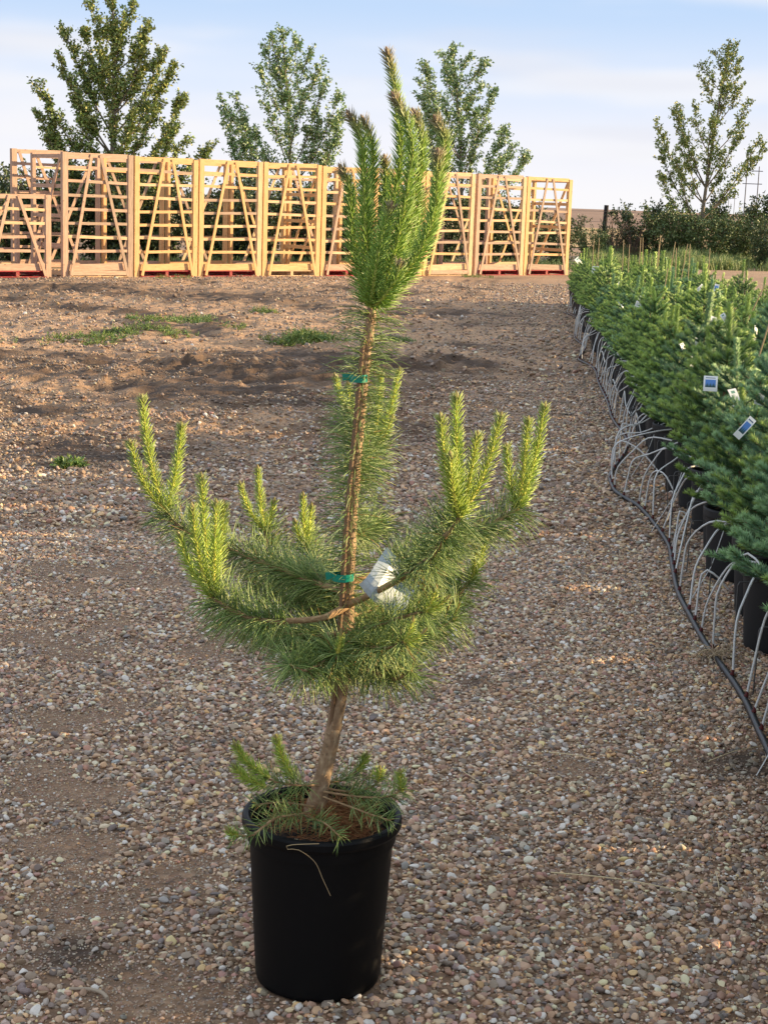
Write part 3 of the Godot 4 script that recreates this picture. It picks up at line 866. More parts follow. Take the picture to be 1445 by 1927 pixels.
	for x in [-9.0, 9.0]:
		var qm := MB.new()
		qm.tube([Vector3(x, -0.03, 0), Vector3(x, 1.7, 0)], [0.07, 0.065], 8, Color(0.03, 0.026, 0.022))
		part(fence, "post", qm.mesh(M.bark))
	# far power line frames
	for q in [[Vector3(124.476, 1.869, -570), "grey two-pole power pylon with two crossarms on the horizon", 1.0], [Vector3(237.619, 1.577, -1150), "faint distant power pylon seen through the poplar's branches", 1.0]]:
		var at: Vector3 = q[0]
		at.y = -0.1
		var py := thing("power_pylon", q[1], "pylon", at)
		for x in [-2.1, 2.1]:
			var mb := MB.new()
			mb.tube([Vector3(x, -0.1, 0), Vector3(x, 18.2, 0)], [0.22, 0.16], 8, Color(0.19, 0.19, 0.20))
			part(py, "pole", mb.mesh(M.bark))
		for h in [16.6, 12.2]:
			var mb := MB.new()
			mb.box(Vector3(0, h, 0.24), Vector3(3.4, 0, 0), Vector3(0, 0.14, 0), Vector3(0, 0, 0.09), Color(0.19, 0.19, 0.20))
			part(py, "crossarm", mb.mesh(M.bark))
	# tall grass before the shrubs at the right
	var blade := MB.new()
	blade.hair(Vector3.ZERO, Vector3(0.05, 1, 0).normalized(), Vector3(0.5, -0.2, 0), 1.0, 0.03, 3, Color.WHITE, Color.WHITE)
	var mm := MultiMesh.new()
	mm.transform_format = MultiMesh.TRANSFORM_3D
	mm.use_colors = true
	mm.mesh = blade.mesh(null)
	var trs := []
	var ga := Vector3(6.524, 0, -50.67)
	var gb := Vector3(13.109, 0, -53.018)
	for k in 26000:
		var p: Vector3 = ga.lerp(gb, rng.randf()) + Vector3(rr(-0.5, 0.5), 0, rr(-4.5, 3.0))
		var nn := n_low.get_noise_2d(p.x * 1.7, p.z * 1.7)
		if nn < rr(-0.5, 0.15): continue
		var h := rr(0.16, 0.55) * (0.8 + 0.8 * nn)
		trs.append([Transform3D(Basis.from_euler(Vector3(rr(-0.35, 0.35), rr(0, TAU), rr(-0.35, 0.35))).scaled_local(Vector3(0.6, h, 0.6)), p), jit(Color(0.14, 0.23, 0.05).lerp(Color(0.30, 0.29, 0.11), rng.randf() * 0.6), 0.2)])
	for k in 5000:
		var t := rng.randf()
		var p: Vector3 = Vector3(-7.983, 0, -35.647).lerp(Vector3(4.957, 0, -46.835), t) + Vector3(rr(-0.8, 0.8), 0, rr(-2.0, 2.0))
		trs.append([Transform3D(Basis.from_euler(Vector3(rr(-0.4, 0.4), rr(0, TAU), rr(-0.4, 0.4))).scaled_local(Vector3(0.6, rr(0.1, 0.35), 0.6)), p), jit(Color(0.07, 0.12, 0.03), 0.2)])
	mm.instance_count = trs.size()
	for k in trs.size():
		mm.set_instance_transform(k, trs[k][0])
		mm.set_instance_color(k, trs[k][1])
	var gr := MultiMeshInstance3D.new()
	gr.multimesh = mm
	gr.material_override = M.leaf
	put(self, gr, "tall_grass")
	tag(gr, "rough green grass along the foot of the hedge and shrubs", "grass")
	stuff(gr)
func weed(at: Vector3, r: float, n: int, label: String, h := 0.11):
	var t := thing("weed_patch", label, "weeds", Vector3(at.x, gh(at.x, at.z), at.z), "green weeds growing on the bare ground")
	var mb := MB.new()
	var g := [Color(0.128, 0.216, 0.042), Color(0.170, 0.264, 0.056), Color(0.093, 0.160, 0.035), Color(0.238, 0.288, 0.070)]
	for k in int(n * 1.4):
		var a := rr(0, TAU)
		var q := sqrt(rng.randf()) * r
		if n_fine.get_noise_2d((at.x + cos(a) * q) * 0.7, (at.z + sin(a) * q) * 0.5) < -0.12: continue
		var p := Vector3(cos(a) * q * 1.25, 0, sin(a) * q * 0.9)
		p.y = gh(at.x + p.x, at.z + p.z) - t.position.y - 0.004
		var hh := h * (1.1 - 0.6 * q / r)
		for j in 5:
			var d := (rv() + Vector3.UP * 0.7).normalized()
			d.y = absf(d.y)
			var c := jit(g[rng.randi() % 4], 0.2)
			var L := hh * rr(0.6, 1.3)
			mb.hair(p, d, rv() * 0.4 + Vector3.DOWN * 0.3, L, 0.005, 2, c, c)
			for m in 3:
				mb.leaf(p + d * L * (0.35 + 0.25 * m), (d + rv() * 0.9).normalized(), (Vector3.UP + rv() * 0.5).normalized(), rr(0.02, 0.045), rr(0.009, 0.018), c)
	part(t, "foliage", mb.mesh(M.leaf))
func make_weeds():
	weed(Vector3(-3.511, 0, -18.548), 0.42, 90, "low green weed patch at the far left of the bare ground")
	weed(Vector3(-2.943, 0, -19.705), 0.45, 110, "spread-out weed patch left of the middle of the bare ground")
	weed(Vector3(-2.898, 0, -21.291), 0.50, 120, "widest green weed patch on the sunlit ground")
	weed(Vector3(-2.629, 0, -21.997), 0.30, 50, "right-hand tip of the wide weed patch")
	weed(Vector3(-1.107, 0, -19.159), 0.36, 190, "darkest tall weed clump just left of the pine's trunk", 0.17)
	weed(Vector3(-0.809, 0, -19.655), 0.32, 120, "weed clump partly hidden by the pine's long needles", 0.14)
	weed(Vector3(-1.929, 0, -24.187), 0.16, 30, "small round weed tuft below the fourth tall rack", 0.12)
	weed(Vector3(-1.982, 0, -9.901), 0.09, 34, "single small weed tuft on the shaded gravel at the left", 0.07)
	weed(Vector3(-4.101, 0, -17.751), 0.35, 9, "thin weed patch at the photo's left edge")
	weed(Vector3(-2.099, 0, -20.746), 0.22, 22, "thin sprinkle of weeds right of the widest patch")
	weed(Vector3(2.051, 0, -38.363), 0.35, 24, "little weed tuft at the foot of the paler rack")
	weed(Vector3(-4.448, 0, -33.025), 0.45, 22, "little weed tuft at the foot of the second tall rack")
	weed(Vector3(0.041, 0, -20.004), 0.25, 50, "weed clump just right of the pine's trunk", 0.10)

# ---------------------------------------------------------------- potted spruces
func brush(mb: MB, pts: Array, dens: float, nl: float, w: float, old: Color, young: Color, fresh: float, twig := Color(0.16, 0.10, 0.05), tr := 0.0026):
	var m := pts.size()
	mb.tube(pts, taper(tr, tr * 0.5, m), 4, twig, false)
	for k in m - 1:
		var a: Vector3 = pts[k]
		var b: Vector3 = pts[k + 1]
		var ax := (b - a).normalized()
		var s := MB.side_of(ax)
		var u := ax.cross(s)
		var n := int(a.distance_to(b) * dens + rng.randf())
		for j in n:
			var t := rng.randf()
			var f := (k + t) / (m - 1)
			var g := rr(0, TAU)
			var o := s * cos(g) + u * sin(g)
			var low := clampf(-o.y, 0, 1)
			var d := (ax * rr(0.55, 1.0) + o * rr(0.75, 1.1) + Vector3.UP * (0.12 + 0.5 * low)).normalized()
			var c := old.lerp(young, clampf((f - 1.0 + fresh) / maxf(fresh, 0.01), 0, 1))
			c = jit(c, 0.16)
			mb.spike(a.lerp(b, t), d, nl * rr(0.7, 1.15), w, c, c * 1.25)
	# tip tuft
	var e: Vector3 = pts[m - 1]
	var ax2 := (e - (pts[m - 2] as Vector3)).normalized()
	for j in int(dens * 0.02): mb.spike(e, (ax2 + rv() * 0.7).normalized(), nl * 0.8, w, jit(young, 0.15), young * 1.2)
func spruce_branch(mb: MB, p: Vector3, dir: Vector3, L: float, dens: float, nl: float, w: float, old: Color, young: Color, lat: int):
	var side := dir.cross(Vector3.UP).normalized()
	var tip := p + dir * L + Vector3.UP * L * 0.10
	var pts := curve([p, p + dir * L * 0.5 - Vector3.UP * L * 0.05, tip], 7)
	brush(mb, pts, dens, nl, w, old, young, 0.42)
	for k in lat:
		var u := lerpf(0.28, 0.86, (k + 0.5) / lat) + rr(-0.04, 0.04)
		var f := u * 6.0
		var i := mini(int(f), 5)
		var q: Vector3 = pts[i].lerp(pts[i + 1], f - i)
		var sg := 1.0 if k % 2 == 0 else -1.0
		var d := (dir * rr(0.8, 1.1) + side * sg * rr(0.75, 1.0) + Vector3.UP * rr(0.05, 0.3)).normalized()
		var l := L * rr(0.34, 0.5) * (1.15 - 0.5 * u)
		brush(mb, [q, q + d * l * 0.5 + Vector3.DOWN * l * 0.03, q + d * l + Vector3.UP * l * 0.06], dens, nl, w, old, young, 0.6)
func make_spruce(kind: int, near: bool, blue: bool) -> Node3D:
	var t := Node3D.new()
	var old := Color(0.054, 0.142, 0.060) if blue else Color(0.058, 0.146, 0.036)
	var young := Color(0.240, 0.400, 0.160) if blue else Color(0.320, 0.460, 0.085)
	var h: float = [0.66, 0.60, 0.70, 0.56, 0.64, 0.58, 0.62][kind]
	var dens := 1100.0 if near else 420.0
	var nl := 0.031 if near else 0.029
	var w := 0.0034 if near else 0.0060
	var tm := MB.new()
	tm.tube(curve([Vector3(0, 0.29, 0), Vector3(0.012, 0.29 + h * 0.5, 0.008), Vector3(0, 0.29 + h, 0)], 8), taper(0.011, 0.003, 8), 6, Color(0.20, 0.13, 0.07), false, 0.2, n_mid)
	part(t, "trunk", tm.mesh(M.bark))
	var crown := MB.new()
	var tiers := 8
	for k in tiers:
		var y: float = 0.41 + (h - 0.15) * k / (tiers - 1.0) * 0.94
		var L := lerpf(0.315, 0.13, float(k) / (tiers - 1))
		var nb := 6 if k < 2 else 5
		for j in nb:
			var a := TAU * j / nb + k * 0.7 + rr(-0.25, 0.25)
			var d := Vector3(cos(a), lerpf(0.24, 0.66, float(k) / (tiers - 1)) + rr(-0.08, 0.1), sin(a)).normalized()
			var mb := MB.new() if near else crown
			spruce_branch(mb, Vector3(0, y + rr(-0.03, 0.03), 0), d, L * rr(0.8, 1.15), dens, nl, w, old, young, 4 if k < 5 else 2)
			if near: part(t, "branch", mb.mesh(M.spruce))
	var lead := MB.new() if near else crown
	brush(lead, curve([Vector3(0, 0.22 + h, 0), Vector3(rr(-0.01, 0.01), 0.31 + h, 0), Vector3(rr(-0.025, 0.025), 0.29 + h + rr(0.10, 0.22), rr(-0.02, 0.02))], 6), dens * 2.4, nl * 1.1, w, old.lerp(young, 0.5), young, 0.7, Color(0.2, 0.16, 0.06), 0.004)
	if near: part(t, "leader", lead.mesh(M.spruce))
	else: part(t, "crown", crown.mesh(M.spruce))
	return t
func pot_parts(t: Node3D, r: float, rb: float, h: float, mat: Material, sides: int):
	if not cache.has("potbody"):
		cache.potbody = lathe([Vector2(0.0, 0.0), Vector2(rb - 0.008, 0.0), Vector2(rb, 0.010), Vector2(r - 0.012, h - 0.045), Vector2(r - 0.016, h - 0.02), Vector2(r - 0.018, h - 0.06), Vector2(rb - 0.01, 0.02)], sides).mesh(null)
		cache.potrim = lathe([Vector2(r - 0.011, h - 0.047), Vector2(r - 0.002, h - 0.043), Vector2(r, h - 0.035), Vector2(r, h - 0.008), Vector2(r - 0.003, h), Vector2(r - 0.009, h), Vector2(r - 0.013, h - 0.006), Vector2(r - 0.015, h - 0.055)], sides).mesh(null)
		var mb := MB.new()
		for k in 14:
			var a := TAU * k / 14.0
			var b := TAU * (k + 1) / 14.0
			mb.tri(Vector3(0, h - 0.045, 0), Vector3(cos(a) * (r - 0.017), h - 0.055, sin(a) * (r - 0.017)), Vector3(cos(b) * (r - 0.017), h - 0.055, sin(b) * (r - 0.017)), Color(0.06, 0.04, 0.03))
		cache.potsoil = mb.mesh(M.plain)
	part(t, "body", cache.potbody, mat)
	part(t, "rim", cache.potrim, mat)
	part(t, "potting_soil", cache.potsoil)
func make_spruces():
	rng.seed = 501
	var near := [make_spruce(0, true, true), make_spruce(1, true, false), make_spruce(2, true, true), make_spruce(3, true, false)]
	var far := [make_spruce(4, false, false), make_spruce(5, false, true), make_spruce(6, false, false)]
	var pot0 := Node3D.new()
	pot_parts(pot0, 0.158, 0.125, 0.34, M.dull_black, 28)
	var lines := ["path-side line", "second line from the path", "third line from the path", "line farthest from the path"]
	var count := 0
	for i in 47:
		var d := 1.35 + 0.6 * i
		for c in 4:
			var x := row_edge(d) + 0.17 + 0.49 * c + rr(-0.03, 0.03)
			var dd := d + (0.0 if c % 2 == 0 else 0.28) + rr(-0.05, 0.05)
			var sc := rr(0.82, 1.14) * lerpf(1.1, 1.0, smoothstep(8.0, 12.0, d)) * lerpf(1.0, 0.86, smoothstep(18.0, 28.0, d))
			var turn := rr(0, TAU)
			var lean := Vector2(rr(-0.04, 0.04), rr(-0.04, 0.04))
			var blue := 0.34 if d < 11.0 else 0.25
			var pick := rng.randf()
			var k2 := rng.randi() % 2
			if d > 28.8: continue
			var at := Vector3(x, 0.0, -dd)
			at.y = gh(at.x, at.z)
			var src: Node3D
			if d < 13.0: src = near[(0 if k2 == 0 else 2) if pick < blue else (1 if k2 == 0 else 3)]
			else: src = far[1 if pick < blue else (0 if k2 == 0 else 2)]
			var shade := "blue-green" if src in [near[0], near[2], far[1]] else "green"
			var lab := "%s potted spruce, %s from the near end, %s" % [shade, ordinal(i), lines[c]]
			var lab2 := "black nursery pot of the %s spruce from the near end, %s" % [ordinal(i), lines[c]]
			var s := copy_of(src, "potted_spruce", lab, "spruce", at, "spruces in the nursery block")
			s.rotation = Vector3(lean.x, turn, lean.y)
			s.scale = Vector3(minf(sc, 1.08), 1.0 + (sc - 1.0) * 0.9, minf(sc, 1.08))
			copy_of(pot0, "nursery_pot", lab2, "pot", at, "black pots of the spruce block").rotation.y = turn
			count += 1
	for q in near: q.free()
	for q in far: q.free()
	pot0.free()
	print("spruces ", count)
func make_irrigation():
	rng.seed = 640
	var px := [Vector3(2.82, 0, -26.245), Vector3(2.9, 0, -25.548), Vector3(2.888, 0, -24.62), Vector3(2.672, 0, -23.058), Vector3(2.438, 0, -21.151), Vector3(2.42, 0, -19.965), Vector3(2.372, 0, -19.44), Vector3(2.199, 0, -18.437), Vector3(2.142, 0, -18.042), Vector3(2.198, 0, -17.355), Vector3(2.16, 0, -16.584), Vector3(2.074, 0, -15.767), Vector3(1.954, 0, -14.163), Vector3(1.847, 0, -13.04), Vector3(1.81, 0, -12.149), Vector3(1.783, 0, -11.73), Vector3(1.696, 0, -11.202), Vector3(1.516, 0, -10.457), Vector3(1.433, 0, -10.069), Vector3(1.402, 0, -9.517), Vector3(1.468, 0, -9.135), Vector3(1.482, 0, -8.566), Vector3(1.466, 0, -8.018), Vector3(1.42, 0, -7.655), Vector3(1.34, 0, -7.027), Vector3(1.316, 0, -6.592), Vector3(1.3, 0, -6.231), Vector3(1.297, 0, -5.964), Vector3(1.301, 0, -5.665), Vector3(1.294, 0, -5.375), Vector3(1.271, 0, -5.082), Vector3(1.254, 0, -4.848), Vector3(1.198, 0, -4.259), Vector3(1.117, 0, -3.477)]
	var line := curve(px, 260)
	for k in line.size(): line[k].y = gh(line[k].x, line[k].z) + 0.016
	var t := thing("drip_line", "black drip pipe with white feeder tubes along the spruce pots", "hose", Vector3.ZERO)
	var pm := MB.new()
	pm.tube(line, taper(0.0125, 0.0125, 260), 10, Color.WHITE)
	part(t, "pipe", pm.mesh(M.pipe))
	var run := 0.0
	var next := 0.15
	var no := 0
	for k in range(1, line.size()):
		run += line[k].distance_to(line[k - 1])
		if run < next: continue
		var dd: float = -line[k].z
		next = run + rr(0.10, 0.30) * (1.0 if dd < 14.0 else 1.1)
		var p: Vector3 = line[k] + Vector3(0.004, 0.010, 0)
		var em := MB.new()
		em.tube([p - Vector3(0, 0.006, 0), p + Vector3(0.001, 0.006, 0), p + Vector3(0.002, 0.008, 0), p + Vector3(0.003, 0.020, 0)], [0.008, 0.009, 0.006, 0.005], 8, Color.WHITE)
		part(t, "emitter", em.mesh(M.emitter))
		var ahead := rr(-0.45, 0.45)
		var zz := -dd + ahead
		var rim := Vector3(row_edge(-zz) + rr(0.02, 0.12), 0.36 + rr(-0.01, 0.03), zz)
		if no % 5 == 3: rim = Vector3(row_edge(-zz) - 0.01, rr(0.1, 0.22), zz)
		var up := rr(0.12, 0.28)
		var c := curve([p + Vector3(0.003, 0.012, 0), p + Vector3(rr(0.0, 0.05), up, ahead * 0.15), p.lerp(rim, rr(0.45, 0.62)) + Vector3(0, rr(0.07, 0.2), rr(-0.05, 0.05)), rim], 14)
		var tm := MB.new()
		tm.tube(c, taper(0.0046, 0.0046, 14), 6, Color.WHITE)
		part(t, "feeder_tube", tm.mesh(M.tube_white))
		no += 1
	# bent wire hold-downs beside the pots nearest to the path
	for i in range(5, 22):
		var d := 1.35 + 0.6 * i
		var x := row_edge(d) + rr(-0.07, -0.02)
		var z := -d + rr(-0.2, 0.2)
		var wm := MB.new()
		var h := rr(0.20, 0.32)
		var base := Vector3(x, gh(x, z), z)
		wm.tube([Vector3(rr(-0.01, 0.01), -0.04, 0), Vector3(0, h - 0.012, 0), Vector3(0.006, h, 0), Vector3(0.09, h + 0.002, rr(-0.04, 0.0))], [0.0028, 0.0028, 0.0028, 0.0028], 6, Color.WHITE)
		var o := part(self, "wire_stake", wm.mesh(M.wire))
		o.position = base
		tag(o, "bent grey wire stake beside the %s path-side spruce pot" % ordinal(i), "stake", "wire stakes beside the pots")
		if i % 3 != 0: continue
		var sm := MB.new()
		sm.tube([Vector3(0, 0.0, 0), Vector3(0.12, 0.17, -0.10), Vector3(0.19, 0.335, -0.2)], [0.0022, 0.0022, 0.0022], 5, Color.WHITE)
		var o2 := part(self, "guy_wire", sm.mesh(M.tube_white))
		o2.position = Vector3(x - 0.12, gh(x, z), z + 0.1)
		tag(o2, "thin straight wire slanting to the %s path-side spruce pot" % ordinal(i), "wire", "slanting wires beside the pots")
func make_block_bits():
	rng.seed = 733
	# bamboo stakes: [top, foot lean]
	var st := [[Vector3(2.861, 1.28, -23.158), 0.0], [Vector3(3.211, 1.26, -25.321), 0.0], [Vector3(3.128, 1.3, -22.038), 0.01], [Vector3(3.063, 1.26, -21.015), 0.0], [Vector3(3.325, 1.34, -21.822), 0.0], [Vector3(3.456, 1.33, -22.49), 0.05], [Vector3(3.864, 1.36, -23.505), 0.0], [Vector3(3.233, 1.3, -19.7), -0.05], [Vector3(3.505, 1.33, -20.165), -0.1], [Vector3(3.305, 1.28, -18.912), 0.03], [Vector3(3.558, 1.32, -19.606), -0.12], [Vector3(3.6, 1.32, -19.663), 0.0], [Vector3(3.637, 1.3, -18.608), 0.0], [Vector3(2.999, 1.15, -12.968), -0.38], [Vector3(2.155, 1.12, -9.12), -0.20], [Vector3(2.699, 1.15, -15.84), -0.1]]
	for k in st.size():
		var tp: Vector3 = st[k][0]
		var x: float = tp.x + st[k][1]
		var mb := MB.new()
		mb.tube([Vector3(0, 0.20, 0), Vector3((tp.x - x) * 0.5 + rr(-0.006, 0.006), (tp.y + 0.2) * 0.5, 0), Vector3(tp.x - x, tp.y, 0)], [0.0062, 0.0055, 0.0045], 6, Color.WHITE)
		var o := part(self, "bamboo_stake", mb.mesh(M.bamboo))
		o.position = Vector3(x, 0, tp.z)
		tag(o, "%s from the left of the thin bamboo stakes above the spruces" % ordinal(k) if k > 0 else "leftmost thin bamboo stake standing above the spruces", "stake", "bamboo stakes in the spruce block")
	# plant tags: place, width, height, roll, turn, print
	var tg := [[Vector3(3.084, 0.83, -26.85), 0.114, 0.138, 0.5, 0.4, 1, "white tag at the far end of the spruce block"], [Vector3(2.878, 0.83, -22.951), 0.091, 0.146, -0.1, -0.3, 1, "crumpled white tag near the far end of the spruce block"], [Vector3(2.619, 0.85, -18.657), 0.026, 0.129, -0.85, 0.2, 1, "narrow white tag lying aslant on far spruce tops"], [Vector3(2.18, 0.91, -14.131), 0.065, 0.105, -0.45, 0.2, 1, "big white printed tag left of a bamboo stake"], [Vector3(2.152, 0.81, -15.099), 0.065, 0.073, -0.3, 0.3, 0, "white tag with a blue picture left of the big printed tag"], [Vector3(2.124, 0.97, -10.609), 0.043, 0.122, -0.35, 0.6, 1, "curled white tag among the middle spruces"], [Vector3(2.369, 0.97, -11.418), 0.038, 0.065, 0.4, -0.2, 1, "small pale tag right behind the curled tag"], [Vector3(1.897, 0.91, -9.91), 0.025, 0.060, -0.1, 0.0, 1, "little bright tag on a spruce trunk"], [Vector3(1.703, 0.87, -9.011), 0.023, 0.069, -0.3, 0.7, 1, "narrow tag hanging edge-on below the little bright tag"], [Vector3(1.745, 0.91, -9.555), 0.038, 0.041, 0.1, 0.3, 1, "greenish white tag half hidden by spruce twigs"], [Vector3(2.24, 0.99, -9.881), 0.034, 0.122, -0.55, 0.4, 1, "slanting pale tag beside the leaning bamboo stake"], [Vector3(1.514, 0.91, -7.498), 0.065, 0.073, 0.1, 0.1, 0, "square tag with a blue picture in the near spruces"], [Vector3(1.55, 0.89, -7.134), 0.043, 0.081, 0.08, 0.2, 1, "cream tag right of the blue picture tag"], [Vector3(1.594, 0.93, -6.835), 0.038, 0.073, -0.25, -0.3, 1, "cream tag at the right edge of the photo"], [Vector3(1.48, 0.83, -6.566), 0.034, 0.105, -0.55, 0.2, 0, "long white tag slanting down in the nearest spruces"], [Vector3(3.024, 0.97, -15.835), 0.038, 0.089, -0.8, 0.3, 1, "pale slanting tag in the farther middle of the block"], [Vector3(3.21, 0.97, -15.957), 0.046, 0.081, -0.2, -0.2, 0, "small bluish tag by the block's right edge"]]
	for q in tg:
		var mb := MB.new()
		var w: float = q[1]
		var h: float = q[2]
		var n := 6
		for face in 2:
			for k in n:
				var y0 := -0.5 + float(k) / n
				var y1 := -0.5 + float(k + 1) / n
				var z0 := 0.10 * h * cos(y0 * 2.6) + (0.0008 if face == 0 else 0.0)
				var z1 := 0.10 * h * cos(y1 * 2.6) + (0.0008 if face == 0 else 0.0)
				var a := Vector3(-w * 0.5, y0 * h, z0)
				var b := Vector3(-w * 0.5, y1 * h, z1)
				var c := Vector3(w * 0.5, y1 * h, z1)
				var e := Vector3(w * 0.5, y0 * h, z0)
				if face == 0: mb.quad(a, b, c, e, Color.WHITE, Vector2(0, 0.5 - y0), Vector2(0, 0.5 - y1), Vector2(1, 0.5 - y1), Vector2(1, 0.5 - y0))
				else: mb.quad(e, c, b, a, Color.WHITE, Vector2(0.02, 0.01), Vector2(0.02, 0.02), Vector2(0.03, 0.02), Vector2(0.03, 0.01))
		var o := part(self, "plant_tag", mb.mesh(M["tag_%d" % q[5]]))
		o.position = q[0]
		o.rotation = Vector3(rr(-0.5, -0.15), q[4] + rr(-0.3, 0.5), q[3] + rr(-0.25, 0.25))
		tag(o, q[6], "tag", "plant tags in the spruce block")
	var gt := MB.new()
	gt.tube([Vector3(-0.02, 0, 0), Vector3(0.0, 0.005, 0.012), Vector3(0.02, 0, 0)], [0.009, 0.012, 0.009], 6, Color.WHITE)
	var go := part(self, "green_tie", gt.mesh(M.tape))
	go.position = Vector3(1.718, 0.72, -8.264)
	tag(go, "green tape tie below the blue picture tag in the spruces", "tie")

# ---------------------------------------------------------------- the potted pine
const OLD_A := Color(0.085, 0.155, 0.038)
const OLD_B := Color(0.290, 0.380, 0.105)
func shoot(tree: Node3D, pts: Array, nl0: float, nl1: float, dens: float, stem_c: Color, n_c: Color, tip_c: Color, r0 := 0.0045):
	var c := curve(pts, 16)
	var sm := MB.new()
	sm.tube(c, taper(r0, r0 * 0.55, 16), 6, stem_c, true, 0.15, n_mid)
	var s := part(tree, "shoot", sm.mesh(M.plain))
	var nm := MB.new()
	var L := 0.0
	for k in 15: L += c[k].distance_to(c[k + 1])
	var n := int(L * dens * 0.95)
	for j in n:
		var u := pow((j + rng.randf()) / n, 0.92)
		var f := u * 15.0
		var k := mini(int(f), 14)
		var p: Vector3 = c[k].lerp(c[k + 1], f - k)
		var ax: Vector3 = (c[k + 1] - c[k]).normalized()
		var sd := MB.side_of(ax)
		var o := sd.rotated(ax, j * 2.39996 + rr(-0.3, 0.3))
		var open := lerpf(1.05, 0.80, u) * rr(0.75, 1.25)
		var d := (ax + o * open).normalized()
		var len := lerpf(nl0, nl1, smoothstep(0.0, 1.0, u)) * rr(0.75, 1.15)
		var col := n_c.lerp(tip_c, smoothstep(0.82, 1.0, u))
		col = jit(col, 0.18)
		nm.hair(p + o * r0 * 0.6, d, o * rr(-0.1, 0.25) + rv() * 0.15, len, 0.0027, 2, col * 0.9, col * 1.15)
	# bud
	var e: Vector3 = c[15]
	var ax2: Vector3 = (c[15] - c[14]).normalized()
	nm.tube([e - ax2 * 0.004, e + ax2 * 0.006, e + ax2 * 0.014], [0.0038, 0.0044, 0.0006], 6, tip_c.lerp(Color(0.22, 0.10, 0.06), 0.6), false)
	for j in 22: nm.spike(e - ax2 * rr(0, 0.008), (ax2 + rv() * 0.5).normalized(), nl1 * rr(0.5, 0.9), 0.0014, jit(tip_c, 0.15), tip_c * 1.2)
	var q := part(s, "needles", nm.mesh(M.needle))
	stuff(q)
func old_needles(nm: MB, c: Array, u0: float, u1: float, dens: float, len: float, droop: float, fwd: float):
	var m := c.size() - 1
	var L := 0.0
	for k in m: L += c[k].distance_to(c[k + 1])
	var n := int(L * (u1 - u0) * dens * 2.6)
	for j in n:
		var u := lerpf(u0, u1, rng.randf())
		var f := u * m
		var k := mini(int(f), m - 1)
		var p: Vector3 = c[k].lerp(c[k + 1], f - k)
		var ax: Vector3 = (c[k + 1] - c[k]).normalized()
		var o := MB.side_of(ax).rotated(ax, rr(0, TAU))
		var d := (ax * fwd * rr(0.5, 1.4) + o + rv() * 0.25).normalized()
		var col := OLD_A.lerp(OLD_B, pow(rng.randf(), 1.5))
		if rng.randf() < 0.16: col = Color(0.38, 0.44, 0.17)  # some needles paler: highlights painted into the needle colour
		if rng.randf() < 0.03: col = Color(0.30, 0.19, 0.05)
		col = jit(col, 0.2)
		nm.hair(p, d, Vector3.DOWN * droop * rr(0.3, 1.3) + rv() * 0.45, len * rr(0.65, 1.2), 0.00155, 4, col, col * 1.25)
func limb(tree: Node3D, pts: Array, r0: float, r1: float, u0: float, dens: float, len: float, droop := 0.55, fwd := 0.6):
	var c := curve(pts, 18)
	var bm := MB.new()
	bm.tube(c, taper(r0, r1, 18), 8, Color.WHITE, true, 0.25, n_mid, 6.0)
	var b := part(tree, "branch", bm.mesh(M.branch_bark))
	var nm := MB.new()
	old_needles(nm, c, u0, 1.0, dens, len, droop, fwd)
	stuff(part(b, "needles", nm.mesh(M.needle)))
func whorl(tree: Node3D, base: Vector3, tips: Array, nl0: float, nl1: float, dens := 1050.0):
	var y_stem := Color(0.60, 0.52, 0.10)
	var n_c := Color(0.36, 0.47, 0.075)
	for q in tips:
		var e: Vector3 = q
		var v := e - base
		# leaves outwards, then turns up
		var m1 := base + Vector3(v.x * 0.42, v.y * 0.26, v.z * 0.5)
		var m2 := base + Vector3(v.x * 0.78, v.y * 0.62, v.z * 0.9)
		shoot(tree, [base, m1, m2, e], nl0, nl1, dens, y_stem, jit(n_c, 0.1), Color(0.32, 0.38, 0.10), 0.0040)
